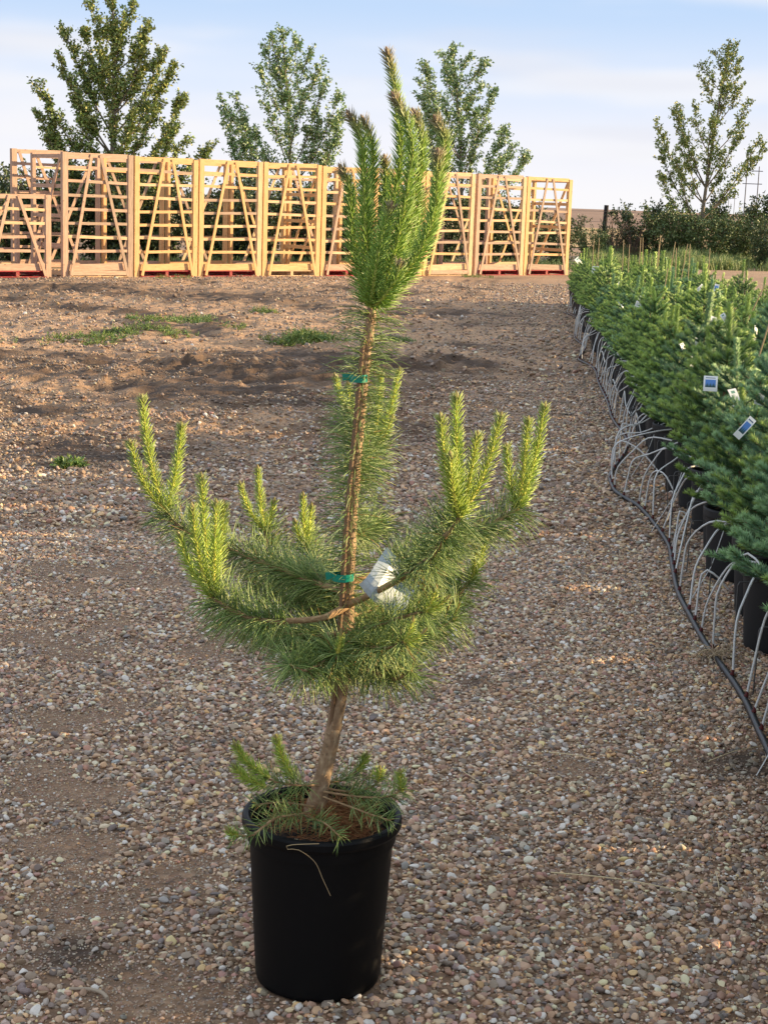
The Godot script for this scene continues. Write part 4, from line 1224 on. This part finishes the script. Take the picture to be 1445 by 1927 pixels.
func make_pine():
	rng.seed = 911
	# ---- pot
	var t := thing("nursery_pot", "large black plastic pot holding the pine in the foreground", "pot", POT)
	var r := 0.175
	var rb := 0.139
	var h := 0.385
	part(t, "body", lathe([Vector2(0, 0.004), Vector2(rb - 0.012, 0.0), Vector2(rb - 0.002, 0.005), Vector2(rb, 0.014), Vector2(r - 0.017, h - 0.052), Vector2(r - 0.019, h - 0.02), Vector2(r - 0.024, h - 0.07), Vector2(rb - 0.012, 0.03)], 72).mesh(M.black_plastic))
	part(t, "rim", lathe([Vector2(r - 0.0165, h - 0.056), Vector2(r - 0.012, h - 0.056), Vector2(r - 0.011, h - 0.030), Vector2(r - 0.003, h - 0.027), Vector2(r, h - 0.021), Vector2(r, h - 0.008), Vector2(r - 0.003, h - 0.002), Vector2(r - 0.008, h), Vector2(r - 0.014, h - 0.003), Vector2(r - 0.018, h - 0.012), Vector2(r - 0.022, h - 0.07)], 72).mesh(M.black_plastic))
	var sm := MB.new()
	var rings := 9
	var grid := []
	for i in rings + 1:
		var row := []
		for s in 48:
			var a := TAU * s / 48.0
			var q := (r - 0.021) * i / rings
			var p := Vector3(cos(a) * q, 0, sin(a) * q)
			p.y = h - 0.050 + 0.014 * n_fine.get_noise_2d(p.x * 9.0, p.z * 9.0) + 0.018 * exp(-q * q * 260.0)
			row.append(p)
		grid.append(row)
	for i in rings:
		for s in 48:
			var k := (s + 1) % 48
			sm.tri(grid[i][s], grid[i + 1][k], grid[i + 1][s], jit(Color(0.040, 0.026, 0.018), 0.3))
			if i > 0: sm.tri(grid[i][s], grid[i][k], grid[i + 1][k], jit(Color(0.040, 0.026, 0.018), 0.3))
	part(t, "potting_soil", sm.mesh(M.plain))
	for k in 26:
		var a := rr(0, TAU)
		var q := rr(0.03, 0.145)
		var st := part(t, "soil_stone", cache.shape_a, std(0.75, stone_color().linear_to_srgb(), false))
		st.position = Vector3(cos(a) * q, h - 0.044, sin(a) * q)
		st.scale = Vector3(rr(0.008, 0.017), rr(0.006, 0.009), rr(0.007, 0.013))
		st.rotation = Vector3(rr(-0.4, 0.4), rr(0, TAU), 0)
	var lit := MB.new()
	for k in 1150:
		var a := rr(0, TAU)
		var q := sqrt(rng.randf()) * 0.140
		if rng.randf() < 0.5:
			a = rr(-1.1, 0.9)
			q = rr(0.01, 0.125)
		var p := Vector3(cos(a) * q, h - 0.040 + rr(0, 0.03) + 0.03 * exp(-q * q * 260.0), sin(a) * q)
		var d := Vector3(rr(-1, 1), rr(-0.15, 0.25), rr(-1, 1)).normalized()
		var L := rr(0.04, 0.09)
		var e := p + d * L
		if Vector2(e.x, e.z).length() > 0.148: continue
		var c := jit(Color(0.30, 0.105, 0.035).lerp(Color(0.40, 0.22, 0.09), rng.randf()), 0.25)
		lit.hair(p, d, rv() * 0.5, L, 0.0016, 3, c, c)
	var lo := part(t, "needle_litter", lit.mesh(M.plain))
	stuff(lo)
	# ---- trunk
	var pine := thing("pine_sapling", "young pine with bright new shoots growing in the black pot", "tree", Vector3(POT.x, 0.0, POT.z))
	var org := Vector3(POT.x, 0.0, POT.z)
	pine.position = org
	var inner := func(list: Array) -> Array:
		var out := []
		for q in list: out.append(q - org)
		return out
	var trunk: Array = inner.call([Vector3(-0.129, 0.381, -3.3), Vector3(-0.121, 0.424, -3.3), Vector3(-0.098, 0.541, -3.3), Vector3(-0.08, 0.661, -3.3), Vector3(-0.072, 0.745, -3.3), Vector3(-0.07, 0.851, -3.3), Vector3(-0.07, 0.955, -3.3), Vector3(-0.066, 1.105, -3.3), Vector3(-0.057, 1.262, -3.3), Vector3(-0.048, 1.396, -3.3), Vector3(-0.039, 1.486, -3.3)])
	var tc := curve(trunk, 60)
	var rad := []
	for k in 60:
		var u := k / 59.0
		rad.append(lerpf(0.0185, 0.0095, pow(u, 0.75)) + 0.007 * exp(-u * 30.0))
	var tm := MB.new()
	tm.tube(tc, rad, 16, Color.WHITE, true, 0.24, n_mid, 5.0)
	# short scale stubs left by old needles on the upper stem
	var trk := part(pine, "trunk", tm.mesh(M.pine_bark))
	var sc := MB.new()
	for k in 900:
		var u := rr(0.04, 1.0)
		var f := u * 59.0
		var i := mini(int(f), 58)
		var p: Vector3 = tc[i].lerp(tc[i + 1], f - i)
		var o := Vector3.RIGHT.rotated(Vector3.UP, rr(0, TAU))
		sc.spike(p + o * rad[i] * 0.9, (o * 0.7 + Vector3.UP).normalized(), rr(0.005, 0.010), 0.0038, jit(Color(0.27, 0.18, 0.10), 0.2), Color(0.34, 0.25, 0.15))
	part(trk, "bark_scales", sc.mesh(M.plain))
	# ---- long old needles on the upper stem
	var un := MB.new()
	old_needles(un, tc, 0.56, 0.985, 850.0, 0.088, 0.85, 0.25)
	old_needles(un, tc, 0.42, 0.56, 600.0, 0.085, 0.85, 0.25)
	var uo := part(trk, "needles", un.mesh(M.needle))
	stuff(uo)
	# ---- crown: upright shoots above the whorl
	var top_stem := Color(0.40, 0.42, 0.09)
	var ng := Color(0.225, 0.360, 0.060)
	var brown := Color(0.27, 0.22, 0.12)
	var tops := [
		[Vector3(-0.039, 1.486, -3.3), Vector3(-0.022, 1.571, -3.3), Vector3(-0.004, 1.694, -3.3), Vector3(0.008, 1.784, -3.3), Vector3(0.004, 1.852, -3.3), Vector3(-0.006, 1.919, -3.3), Vector3(-0.025, 1.991, -3.3)],
		[Vector3(-0.037, 1.489, -3.28), Vector3(-0.004, 1.573, -3.26), Vector3(0.017, 1.679, -3.25), Vector3(0.03, 1.784, -3.25), Vector3(0.026, 1.835, -3.25), Vector3(0.009, 1.876, -3.25), Vector3(-0.008, 1.903, -3.25)],
		[Vector3(-0.035, 1.487, -3.32), Vector3(0.017, 1.603, -3.35), Vector3(0.038, 1.712, -3.36), Vector3(0.052, 1.787, -3.36), Vector3(0.05, 1.828, -3.36), Vector3(0.033, 1.878, -3.36)],
		[Vector3(-0.033, 1.49, -3.3), Vector3(0.032, 1.561, -3.31), Vector3(0.07, 1.638, -3.32), Vector3(0.089, 1.735, -3.32), Vector3(0.097, 1.804, -3.32), Vector3(0.093, 1.84, -3.32), Vector3(0.078, 1.865, -3.32)],
		[Vector3(-0.033, 1.49, -3.27), Vector3(0.008, 1.537, -3.24), Vector3(0.048, 1.597, -3.22), Vector3(0.074, 1.661, -3.22), Vector3(0.082, 1.733, -3.22), Vector3(0.081, 1.795, -3.22)],
		[Vector3(-0.041, 1.489, -3.28), Vector3(-0.05, 1.572, -3.25), Vector3(-0.058, 1.656, -3.24), Vector3(-0.063, 1.749, -3.24), Vector3(-0.067, 1.801, -3.24), Vector3(-0.076, 1.836, -3.24), Vector3(-0.095, 1.865, -3.24)],
		[Vector3(-0.041, 1.486, -3.33), Vector3(-0.046, 1.568, -3.35), Vector3(-0.05, 1.676, -3.36), Vector3(-0.048, 1.773, -3.36), Vector3(-0.053, 1.824, -3.36), Vector3(-0.07, 1.861, -3.36)],
		[Vector3(-0.044, 1.485, -3.3), Vector3(-0.069, 1.553, -3.29), Vector3(-0.083, 1.633, -3.28), Vector3(-0.089, 1.697, -3.28), Vector3(-0.095, 1.736, -3.28), Vector3(-0.109, 1.761, -3.28)],
		[Vector3(-0.039, 1.485, -3.34), Vector3(-0.027, 1.59, -3.37), Vector3(-0.02, 1.688, -3.38), Vector3(-0.021, 1.753, -3.38), Vector3(-0.024, 1.784, -3.38)],
		[Vector3(-0.036, 1.489, -3.26), Vector3(-0.018, 1.509, -3.22), Vector3(0.006, 1.547, -3.2), Vector3(0.013, 1.578, -3.2)],
		[Vector3(-0.035, 1.485, -3.33), Vector3(0.011, 1.547, -3.38), Vector3(0.039, 1.613, -3.4), Vector3(0.053, 1.679, -3.41), Vector3(0.057, 1.723, -3.41)],
		[Vector3(-0.04, 1.489, -3.26), Vector3(-0.035, 1.552, -3.22), Vector3(-0.024, 1.626, -3.21), Vector3(-0.008, 1.689, -3.21)]]
	for q in tops: shoot(pine, inner.call(q), 0.043, 0.024, 1350.0, top_stem, jit(ng, 0.08), brown, 0.0052)
	# ---- side branches
	limb(pine, inner.call([Vector3(-0.072, 0.853, -3.29), Vector3(-0.117, 0.842, -3.23), Vector3(-0.171, 0.844, -3.19), Vector3(-0.24, 0.849, -3.16), Vector3(-0.299, 0.87, -3.15), Vector3(-0.343, 0.897, -3.15)]), 0.0080, 0.005, 0.50, 1300.0, 0.085)
	whorl(pine, Vector3(-0.343, 0.897, -3.15) - org, [Vector3(-0.382, 1.086, -3.12) - org, Vector3(-0.374, 1.134, -3.2) - org, Vector3(-0.337, 1.091, -3.14) - org, Vector3(-0.331, 1.072, -3.23) - org, Vector3(-0.415, 1.015, -3.18) - org], 0.033, 0.022)
	limb(pine, inner.call([Vector3(-0.073, 0.875, -3.32), Vector3(-0.15, 0.872, -3.42), Vector3(-0.262, 0.891, -3.5), Vector3(-0.362, 0.916, -3.54), Vector3(-0.45, 0.946, -3.56), Vector3(-0.498, 0.988, -3.57)]), 0.008, 0.0045, 0.15, 900.0, 0.085)
	whorl(pine, Vector3(-0.498, 0.988, -3.57) - org, [Vector3(-0.553, 1.243, -3.57) - org, Vector3(-0.468, 1.18, -3.6) - org, Vector3(-0.575, 1.144, -3.55) - org], 0.033, 0.022)
	limb(pine, inner.call([Vector3(-0.071, 0.867, -3.33), Vector3(-0.14, 0.862, -3.46), Vector3(-0.219, 0.85, -3.58), Vector3(-0.259, 0.889, -3.62), Vector3(-0.275, 0.938, -3.64)]), 0.006, 0.004, 0.2, 900.0, 0.08)
	whorl(pine, Vector3(-0.275, 0.938, -3.64) - org, [Vector3(-0.295, 1.08, -3.64) - org, Vector3(-0.332, 1.045, -3.62) - org, Vector3(-0.258, 1.001, -3.66) - org], 0.028, 0.015)
	limb(pine, inner.call([Vector3(-0.071, 0.852, -3.34), Vector3(-0.117, 0.841, -3.5), Vector3(-0.15, 0.854, -3.6), Vector3(-0.182, 0.899, -3.66)]), 0.005, 0.0035, 0.25, 900.0, 0.08)
	whorl(pine, Vector3(-0.182, 0.899, -3.66) - org, [Vector3(-0.19, 1.017, -3.66) - org, Vector3(-0.171, 0.988, -3.68) - org, Vector3(-0.205, 0.957, -3.64) - org], 0.026, 0.014)
	limb(pine, inner.call([Vector3(-0.069, 0.856, -3.29), Vector3(-0.03, 0.893, -3.22), Vector3(0.042, 0.953, -3.15), Vector3(0.095, 1.008, -3.1), Vector3(0.123, 1.06, -3.07), Vector3(0.148, 1.099, -3.06)]), 0.0080, 0.005, 0.45, 1250.0, 0.085, 0.35, 0.35)
	whorl(pine, Vector3(0.148, 1.099, -3.06) - org, [Vector3(0.131, 1.335, -3.05) - org, Vector3(0.102, 1.296, -3.03) - org, Vector3(0.218, 1.296, -3.07) - org, Vector3(0.139, 1.259, -3.1) - org, Vector3(0.177, 1.252, -3.11) - org, Vector3(0.123, 1.224, -3.02) - org], 0.034, 0.022)
	limb(pine, inner.call([Vector3(-0.068, 0.893, -3.32), Vector3(0.024, 0.924, -3.4), Vector3(0.118, 0.95, -3.46), Vector3(0.213, 0.982, -3.5), Vector3(0.3, 1.033, -3.52)]), 0.008, 0.0045, 0.2, 950.0, 0.085)
	whorl(pine, Vector3(0.3, 1.033, -3.52) - org, [Vector3(0.347, 1.264, -3.52) - org, Vector3(0.311, 1.234, -3.5) - org, Vector3(0.27, 1.166, -3.55) - org, Vector3(0.34, 1.174, -3.57) - org], 0.034, 0.022)
	limb(pine, inner.call([Vector3(-0.071, 0.775, -3.32), Vector3(0.007, 0.756, -3.42), Vector3(0.102, 0.775, -3.5), Vector3(0.162, 0.81, -3.54), Vector3(0.206, 0.859, -3.55)]), 0.007, 0.004, 0.12, 950.0, 0.08)
	whorl(pine, Vector3(0.206, 0.859, -3.55) - org, [Vector3(0.234, 0.968, -3.55) - org, Vector3(0.211, 0.926, -3.53) - org], 0.026, 0.014)
	limb(pine, inner.call([Vector3(-0.067, 0.798, -3.28), Vector3(-0.016, 0.833, -3.2), Vector3(0.032, 0.868, -3.14), Vector3(0.089, 0.897, -3.1)]), 0.005, 0.003, 0.15, 900.0, 0.075)
	whorl(pine, Vector3(0.089, 0.897, -3.1) - org, [Vector3(0.107, 0.944, -3.09) - org, Vector3(0.129, 0.922, -3.1) - org], 0.022, 0.012)
	limb(pine, inner.call([Vector3(-0.072, 0.771, -3.27), Vector3(-0.035, 0.799, -3.18), Vector3(0.01, 0.817, -3.1), Vector3(0.049, 0.843, -3.06)]), 0.005, 0.003, 0.2, 950.0, 0.075)
	whorl(pine, Vector3(0.049, 0.843, -3.06) - org, [Vector3(0.063, 0.885, -3.06) - org, Vector3(0.084, 0.866, -3.05) - org], 0.020, 0.012)
	limb(pine, inner.call([Vector3(-0.074, 0.757, -3.28), Vector3(-0.085, 0.749, -3.22), Vector3(-0.088, 0.765, -3.17), Vector3(-0.084, 0.796, -3.13)]), 0.005, 0.003, 0.15, 900.0, 0.070, 0.9, 0.5)
	whorl(pine, Vector3(-0.084, 0.796, -3.13) - org, [Vector3(-0.078, 0.837, -3.12) - org], 0.016, 0.010)
	limb(pine, inner.call([Vector3(-0.075, 0.748, -3.33), Vector3(-0.135, 0.699, -3.45), Vector3(-0.188, 0.688, -3.55), Vector3(-0.242, 0.717, -3.6)]), 0.005, 0.003, 0.1, 900.0, 0.08)
	limb(pine, inner.call([Vector3(-0.073, 0.736, -3.33), Vector3(-0.027, 0.687, -3.42), Vector3(0.015, 0.665, -3.48), Vector3(0.045, 0.685, -3.5)]), 0.005, 0.003, 0.1, 950.0, 0.075)
	limb(pine, inner.call([Vector3(-0.074, 0.784, -3.33), Vector3(-0.122, 0.745, -3.4), Vector3(-0.166, 0.718, -3.46), Vector3(-0.21, 0.72, -3.5)]), 0.005, 0.003, 0.1, 900.0, 0.075)
	limb(pine, inner.call([Vector3(-0.074, 0.805, -3.34), Vector3(-0.116, 0.798, -3.5), Vector3(-0.17, 0.778, -3.62), Vector3(-0.237, 0.768, -3.7), Vector3(-0.319, 0.793, -3.75)]), 0.006, 0.003, 0.1, 850.0, 0.08)
	limb(pine, inner.call([Vector3(-0.07, 0.817, -3.34), Vector3(0.004, 0.802, -3.5), Vector3(0.09, 0.813, -3.62), Vector3(0.166, 0.835, -3.7)]), 0.006, 0.003, 0.1, 850.0, 0.08)
	limb(pine, inner.call([Vector3(-0.074, 0.768, -3.28), Vector3(-0.112, 0.767, -3.16), Vector3(-0.147, 0.764, -3.1), Vector3(-0.177, 0.788, -3.06)]), 0.005, 0.003, 0.1, 900.0, 0.085)
	limb(pine, inner.call([Vector3(-0.073, 0.763, -3.3), Vector3(-0.014, 0.729, -3.24), Vector3(0.032, 0.722, -3.2), Vector3(0.069, 0.748, -3.18)]), 0.005, 0.003, 0.1, 900.0, 0.085)
	limb(pine, inner.call([Vector3(-0.07, 0.78, -3.3), Vector3(0.03, 0.773, -3.32), Vector3(0.11, 0.788, -3.34), Vector3(0.167, 0.82, -3.36)]), 0.005, 0.003, 0.15, 900.0, 0.085)
	limb(pine, inner.call([Vector3(-0.076, 0.786, -3.32), Vector3(-0.179, 0.766, -3.36), Vector3(-0.275, 0.769, -3.4), Vector3(-0.342, 0.786, -3.42)]), 0.005, 0.003, 0.15, 850.0, 0.085)
	limb(pine, inner.call([Vector3(-0.074, 0.736, -3.34), Vector3(-0.098, 0.664, -3.44), Vector3(-0.087, 0.624, -3.52)]), 0.005, 0.003, 0.1, 900.0, 0.075)
	# branch behind the stem with pale shoots
	limb(pine, inner.call([Vector3(-0.064, 1.124, -3.32), Vector3(-0.047, 1.131, -3.42), Vector3(-0.031, 1.16, -3.5)]), 0.005, 0.0035, 0.1, 800.0, 0.08)
	whorl(pine, Vector3(-0.029, 1.163, -3.5) - org, [Vector3(0.021, 1.333, -3.5) - org, Vector3(-0.018, 1.323, -3.53) - org, Vector3(0.008, 1.231, -3.47) - org], 0.026, 0.014)
	limb(pine, inner.call([Vector3(-0.061, 1.181, -3.32), Vector3(-0.069, 1.206, -3.42), Vector3(-0.075, 1.241, -3.46)]), 0.004, 0.003, 0.1, 700.0, 0.08)
	whorl(pine, Vector3(-0.075, 1.241, -3.46) - org, [Vector3(-0.115, 1.319, -3.46) - org, Vector3(-0.088, 1.302, -3.48) - org], 0.024, 0.013)
	limb(pine, inner.call([Vector3(-0.069, 0.997, -3.32), Vector3(-0.036, 0.989, -3.42), Vector3(-0.008, 1.002, -3.48)]), 0.004, 0.003, 0.1, 900.0, 0.08)
	# low branches over the pot
	limb(pine, inner.call([Vector3(-0.117, 0.449, -3.29), Vector3(-0.163, 0.474, -3.22), Vector3(-0.208, 0.487, -3.2), Vector3(-0.23, 0.498, -3.2)]), 0.0028, 0.002, 0.3, 420.0, 0.06, 0.2)
	whorl(pine, Vector3(-0.221, 0.496, -3.2) - org, [Vector3(-0.294, 0.564, -3.2) - org], 0.032, 0.020, 1500.0)
	whorl(pine, Vector3(-0.228, 0.484, -3.18) - org, [Vector3(-0.292, 0.528, -3.17) - org], 0.030, 0.020, 1500.0)
	whorl(pine, Vector3(-0.169, 0.48, -3.24) - org, [Vector3(-0.211, 0.567, -3.24) - org], 0.032, 0.020, 1500.0)
	limb(pine, inner.call([Vector3(-0.116, 0.444, -3.33), Vector3(-0.077, 0.419, -3.4), Vector3(-0.043, 0.428, -3.44)]), 0.0028, 0.002, 0.3, 330.0, 0.06, 0.2)
	whorl(pine, Vector3(-0.04, 0.43, -3.44) - org, [Vector3(-0.022, 0.464, -3.44) - org], 0.024, 0.018, 1700.0)
	limb(pine, inner.call([Vector3(-0.114, 0.44, -3.3), Vector3(-0.051, 0.433, -3.3), Vector3(0.001, 0.449, -3.3), Vector3(0.008, 0.469, -3.3)]), 0.0028, 0.002, 0.3, 360.0, 0.055, 0.2)
	whorl(pine, Vector3(0.008, 0.462, -3.3) - org, [Vector3(0.01, 0.487, -3.29) - org], 0.024, 0.018, 1700.0)
	limb(pine, inner.call([Vector3(-0.109, 0.438, -3.28), Vector3(-0.027, 0.445, -3.24), Vector3(0.035, 0.449, -3.24), Vector3(0.06, 0.466, -3.25)]), 0.0028, 0.002, 0.3, 420.0, 0.055, 0.4)
	whorl(pine, Vector3(0.06, 0.456, -3.25) - org, [Vector3(0.054, 0.497, -3.25) - org], 0.026, 0.018, 1500.0)
	limb(pine, inner.call([Vector3(-0.13, 0.405, -3.27), Vector3(-0.154, 0.417, -3.2), Vector3(-0.204, 0.43, -3.14), Vector3(-0.25, 0.403, -3.11), Vector3(-0.286, 0.408, -3.1)]), 0.0035, 0.0025, 0.25, 320.0, 0.045, 0.3)
	whorl(pine, Vector3(-0.278, 0.406, -3.1) - org, [Vector3(-0.297, 0.421, -3.09) - org], 0.022, 0.014, 1600.0)
	limb(pine, inner.call([Vector3(-0.145, 0.406, -3.22), Vector3(-0.1, 0.418, -3.15), Vector3(-0.067, 0.402, -3.12)]), 0.0024, 0.0016, 0.2, 300.0, 0.04, 0.3)
	limb(pine, inner.call([Vector3(-0.109, 0.438, -3.25), Vector3(-0.014, 0.433, -3.18), Vector3(0.037, 0.425, -3.16)]), 0.0024, 0.0016, 0.45, 300.0, 0.045, 0.3)
	limb(pine, inner.call([Vector3(-0.129, 0.415, -3.25), Vector3(-0.195, 0.442, -3.2), Vector3(-0.25, 0.442, -3.18)]), 0.0024, 0.0016, 0.3, 350.0, 0.045, 0.3)
	# ---- stake, ties, tag
	var stake := MB.new()
	stake.tube(curve([Vector3(-0.108, 0.383, -3.32) - org, Vector3(-0.094, 0.654, -3.285) - org, Vector3(-0.083, 0.868, -3.275) - org, Vector3(-0.078, 1.041, -3.272) - org, Vector3(-0.066, 1.243, -3.276) - org, Vector3(-0.055, 1.419, -3.28) - org], 24), taper(0.0056, 0.0046, 24), 8, Color.WHITE)
	var so := part(self, "bamboo_stake", stake.mesh(M.stake))
	so.position = org
	tag(so, "slim bamboo stake tied along the pine's trunk", "stake")
	for q in [[Vector3(-0.057, 1.34, -3.29), 0.0150, 0.016, "bright green tape tie on the pine's upper stem"], [Vector3(-0.076, 0.918, -3.288), 0.0180, 0.016, "dark green tape tie on the stem below the side branches' tag"], [Vector3(-0.069, 0.737, -3.288), 0.0195, 0.010, "lowest green tape tie under the pine's branches"]]:
		var band := MB.new()
		var n := 20
		for k in n:
			var a := TAU * k / n
			var b := TAU * (k + 1) / n
			var p := Vector3(cos(a) * q[1] * 1.3 - 0.006, 0, -sin(a) * q[1] * 1.35)
			var p2 := Vector3(cos(b) * q[1] * 1.3 - 0.006, 0, -sin(b) * q[1] * 1.35)
			var hh := Vector3(0.0, q[2] * 0.5, 0)
			band.quad(p - hh, p + hh, p2 + hh, p2 - hh, Color.WHITE)
			band.quad(p2 * 0.96 - hh, p2 * 0.96 + hh, p * 0.96 + hh, p * 0.96 - hh, Color.WHITE)
		if q[2] > 0.012:
			var s := Vector3(-q[1] * 1.3 - 0.004, 0, 0.004)
			band.box(s + Vector3(-0.006, 0.002, 0), Vector3(0.009, 0.002, 0), Vector3(-0.001, 0.008, 0), Vector3(0, 0, 0.0012))
		var o := part(self, "green_tie", band.mesh(M.tape))
		o.position = q[0]
		tag(o, q[3], "tie", "green tape ties on the pine")
	# the loose white plastic sheet behind the right branch
	var sh := MB.new()
	var ca := Vector3(-0.046, 0.918, -3.22)
	var cb := Vector3(0.009, 0.99, -3.24)
	var cc := Vector3(0.089, 0.929, -3.25)
	var cd := Vector3(0.038, 0.844, -3.21)
	var mid := (ca + cc) * 0.5
	var n2 := 8
	for i in n2:
		for j in n2:
			var f := func(u: float, v: float) -> Vector3:
				var p := ca.lerp(cb, u).lerp(cd.lerp(cc, u), v)
				return p - mid + Vector3(0, 0, 0.022 * sin(u * 5.0 + v * 2.0) + 0.016 * sin(v * 6.0))
			var u0 := float(i) / n2
			var u1 := float(i + 1) / n2
			var v0 := float(j) / n2
			var v1 := float(j + 1) / n2
			sh.quad(f.call(u0, v0), f.call(u1, v0), f.call(u1, v1), f.call(u0, v1), Color.WHITE)
			var back := Vector3(0, 0, -0.0008)
			sh.quad(f.call(u0, v1) + back, f.call(u1, v1) + back, f.call(u1, v0) + back, f.call(u0, v0) + back, Color.WHITE)
	var shp := part(self, "plastic_tag", sh.mesh(M.film))
	shp.position = mid
	tag(shp, "large white plastic tag caught in the pine's right-hand needles", "tag")
	# dry stem hanging over the rim
	var ds := MB.new()
	ds.tube(curve([Vector3(-0.11, 0.394, -3.1) - org, Vector3(-0.17, 0.395, -3.085) - org, Vector3(-0.175, 0.388, -3.08) - org, Vector3(-0.151, 0.385, -3.085) - org, Vector3(-0.118, 0.354, -3.1) - org, Vector3(-0.1, 0.316, -3.1) - org, Vector3(-0.083, 0.28, -3.1) - org], 22), taper(0.0009, 0.0006, 22), 5, Color.WHITE)
	var dso := part(self, "dry_straw", ds.mesh(M.bamboo))
	dso.position = org
	tag(dso, "thin dry straw hanging over the front of the big black pot", "straw")
func make_litter():
	rng.seed = 77
	var list := [[Vector3(0.462, 0, -3.865), Vector3(0.809, 0, -3.772), 0.0022, "longest dry straw lying on the gravel right of the pot"], [Vector3(0.546, 0, -4.78), Vector3(0.688, 0, -4.727), 0.0022, "short dry straw on the gravel above the longest straw"], [Vector3(0.251, 0, -4.627), Vector3(0.326, 0, -4.486), 0.0014, "thin curved dry straw right of the pot's left branches"], [Vector3(1.042, 0, -4.758), Vector3(1.26, 0, -4.923), 0.0016, "pale straw on the bare patch by the black pipe"], [Vector3(1.234, 0, -7.83), Vector3(1.302, 0, -7.804), 0.003, "thick pale straw piece lying left of the black pipe"], [Vector3(1.371, 0, -8.446), Vector3(1.442, 0, -8.402), 0.002, "small straw beside the pipe's long bend"], [Vector3(1.133, 0, -7.753), Vector3(1.227, 0, -7.672), 0.0016, "faint straw left of the thick pale piece"], [Vector3(1.221, 0, -6.562), Vector3(1.29, 0, -6.545), 0.002, "straw pointing at the pipe near the dead roots"], [Vector3(1.604, 0, -12.692), Vector3(1.713, 0, -12.475), 0.0026, "far straw left of the pipe's upper bend"], [Vector3(1.733, 0, -12.216), Vector3(1.769, 0, -11.861), 0.0026, "far straw touching the pipe's upper bend"], [Vector3(1.148, 0, -9.243), Vector3(1.28, 0, -9.052), 0.002, "straw on the gravel left of the sharp pipe bend"], [Vector3(-0.937, 0, -5.73), Vector3(-0.888, 0, -5.694), 0.002, "small straw on the gravel left of the pine"], [Vector3(0.896, 0, -3.908), Vector3(0.88, 0, -3.778), 0.0016, "straw standing up from the gravel at the right edge"]]
	for q in list:
		var a: Vector3 = q[0]
		var b: Vector3 = q[1]
		var mid := (a + b) * 0.5 + Vector3(0, 0, rr(-0.08, 0.08) * a.distance_to(b))
		var lift := Vector3(0, 0.017, 0)
		var o0 := Vector3(mid.x, 0, mid.z)
		a.y = gh(a.x, a.z); b.y = gh(b.x, b.z); mid.y = gh(mid.x, mid.z) + 0.002
		var mb := MB.new()
		mb.tube(curve([a + lift - o0, mid + lift - o0, b + lift - o0], 9), taper(q[2], q[2] * 0.6, 9), 5, Color.WHITE)
		var o := part(self, "dry_straw", mb.mesh(M.straw))
		o.position = o0
		tag(o, q[3], "straw", "dry straws on the gravel")
	var sp := [Vector3(-0.64, 0, -3.163), Vector3(-0.601, 0, -3.166), Vector3(-0.57, 0, -3.154), Vector3(-0.551, 0, -3.128)]
	var so := Vector3(sp[1].x, 0, sp[1].z)
	var sl := []
	for p in sp: sl.append(Vector3(p.x, gh(p.x, p.z) + 0.010, p.z) - so)
	var sm := MB.new()
	sm.tube(curve(sl, 14), taper(0.003, 0.0045, 14), 7, Color.WHITE, true, 0.3, n_mid)
	var st := part(self, "stick", sm.mesh(std(0.8, lin(0.36, 0.28, 0.2), false)))
	st.position = so
	tag(st, "bent pale stick on the gravel at the bottom left", "stick")
	# dead roots lying over the pipe
	var rp := Vector3(1.287, 0, -5.941)
	var rt := thing("dead_roots", "tangle of dead pale roots lying over the black pipe", "roots", Vector3(rp.x, gh(rp.x, rp.z), rp.z))
	for k in 38:
		var a := rr(0, TAU)
		var e := Vector3(cos(a) * rr(0.03, 0.17), rr(0.0, 0.03), sin(a) * rr(0.03, 0.13))
		var m := e * 0.5 + Vector3(rr(-0.02, 0.02), rr(0.02, 0.07), rr(-0.02, 0.02))
		var s := Vector3(rr(-0.03, 0.03), 0.02, rr(-0.03, 0.03))
		var mb := MB.new()
		mb.tube(curve([s, m, e], 8), taper(0.0019, 0.0008, 8), 4, jit(Color(0.44, 0.33, 0.21), 0.2), false)
		part(rt, "root", mb.mesh(M.plain))

func _ready():
	# camera, sky, sun, exposure
	var cam := Camera3D.new()
	cam.name = "camera"
	cam.fov = rad_to_deg(2.0 * atan(963.5 / 3000.0))
	cam.near = 0.05
	cam.far = 12000.0
	cam.position = Vector3(0, 1.7, 0)
	cam.rotation_degrees = Vector3(-11.02, 0, 2.0)
	add_child(cam)
	cam.current = true
	var env := Environment.new()
	env.background_mode = Environment.BG_SKY
	env.sky = Sky.new()
	env.sky.sky_material = make_sky()
	env.background_energy_multiplier = 1.0
	env.tonemap_mode = Environment.TONE_MAPPER_LINEAR
	env.tonemap_exposure = 1.95
	env.sdfgi_enabled = true
	env.ssao_enabled = true
	env.ssil_enabled = true
	var we := WorldEnvironment.new()
	we.name = "world_environment"
	we.environment = env
	add_child(we)
	var sun := DirectionalLight3D.new()
	sun.name = "sun"
	sun.light_energy = 1.6
	sun.light_color = Color(1.0, 0.88, 0.69)
	sun.light_angular_distance = 0.5
	sun.shadow_enabled = true
	sun.rotation_degrees = Vector3(-12.8, 97.0, 0)
	add_child(sun)
	# noises and materials
	n_low = noise(0.25, 101, FastNoiseLite.TYPE_SIMPLEX_SMOOTH, 2)
	n_mid = noise(1.1, 102, FastNoiseLite.TYPE_SIMPLEX_SMOOTH, 3)
	n_fine = noise(4.5, 103, FastNoiseLite.TYPE_SIMPLEX_SMOOTH, 2)
	make_materials()
	cache.shape_a = pebble_mesh(11)
	rng.seed = 20240
	make_ground()
	rng.seed = 311
	make_racks()
	rng.seed = 402
	make_trees()
	make_spruces()
	make_irrigation()
	make_pine()
	rng.seed = 808
	make_weeds()
	make_block_bits()
	make_litter()
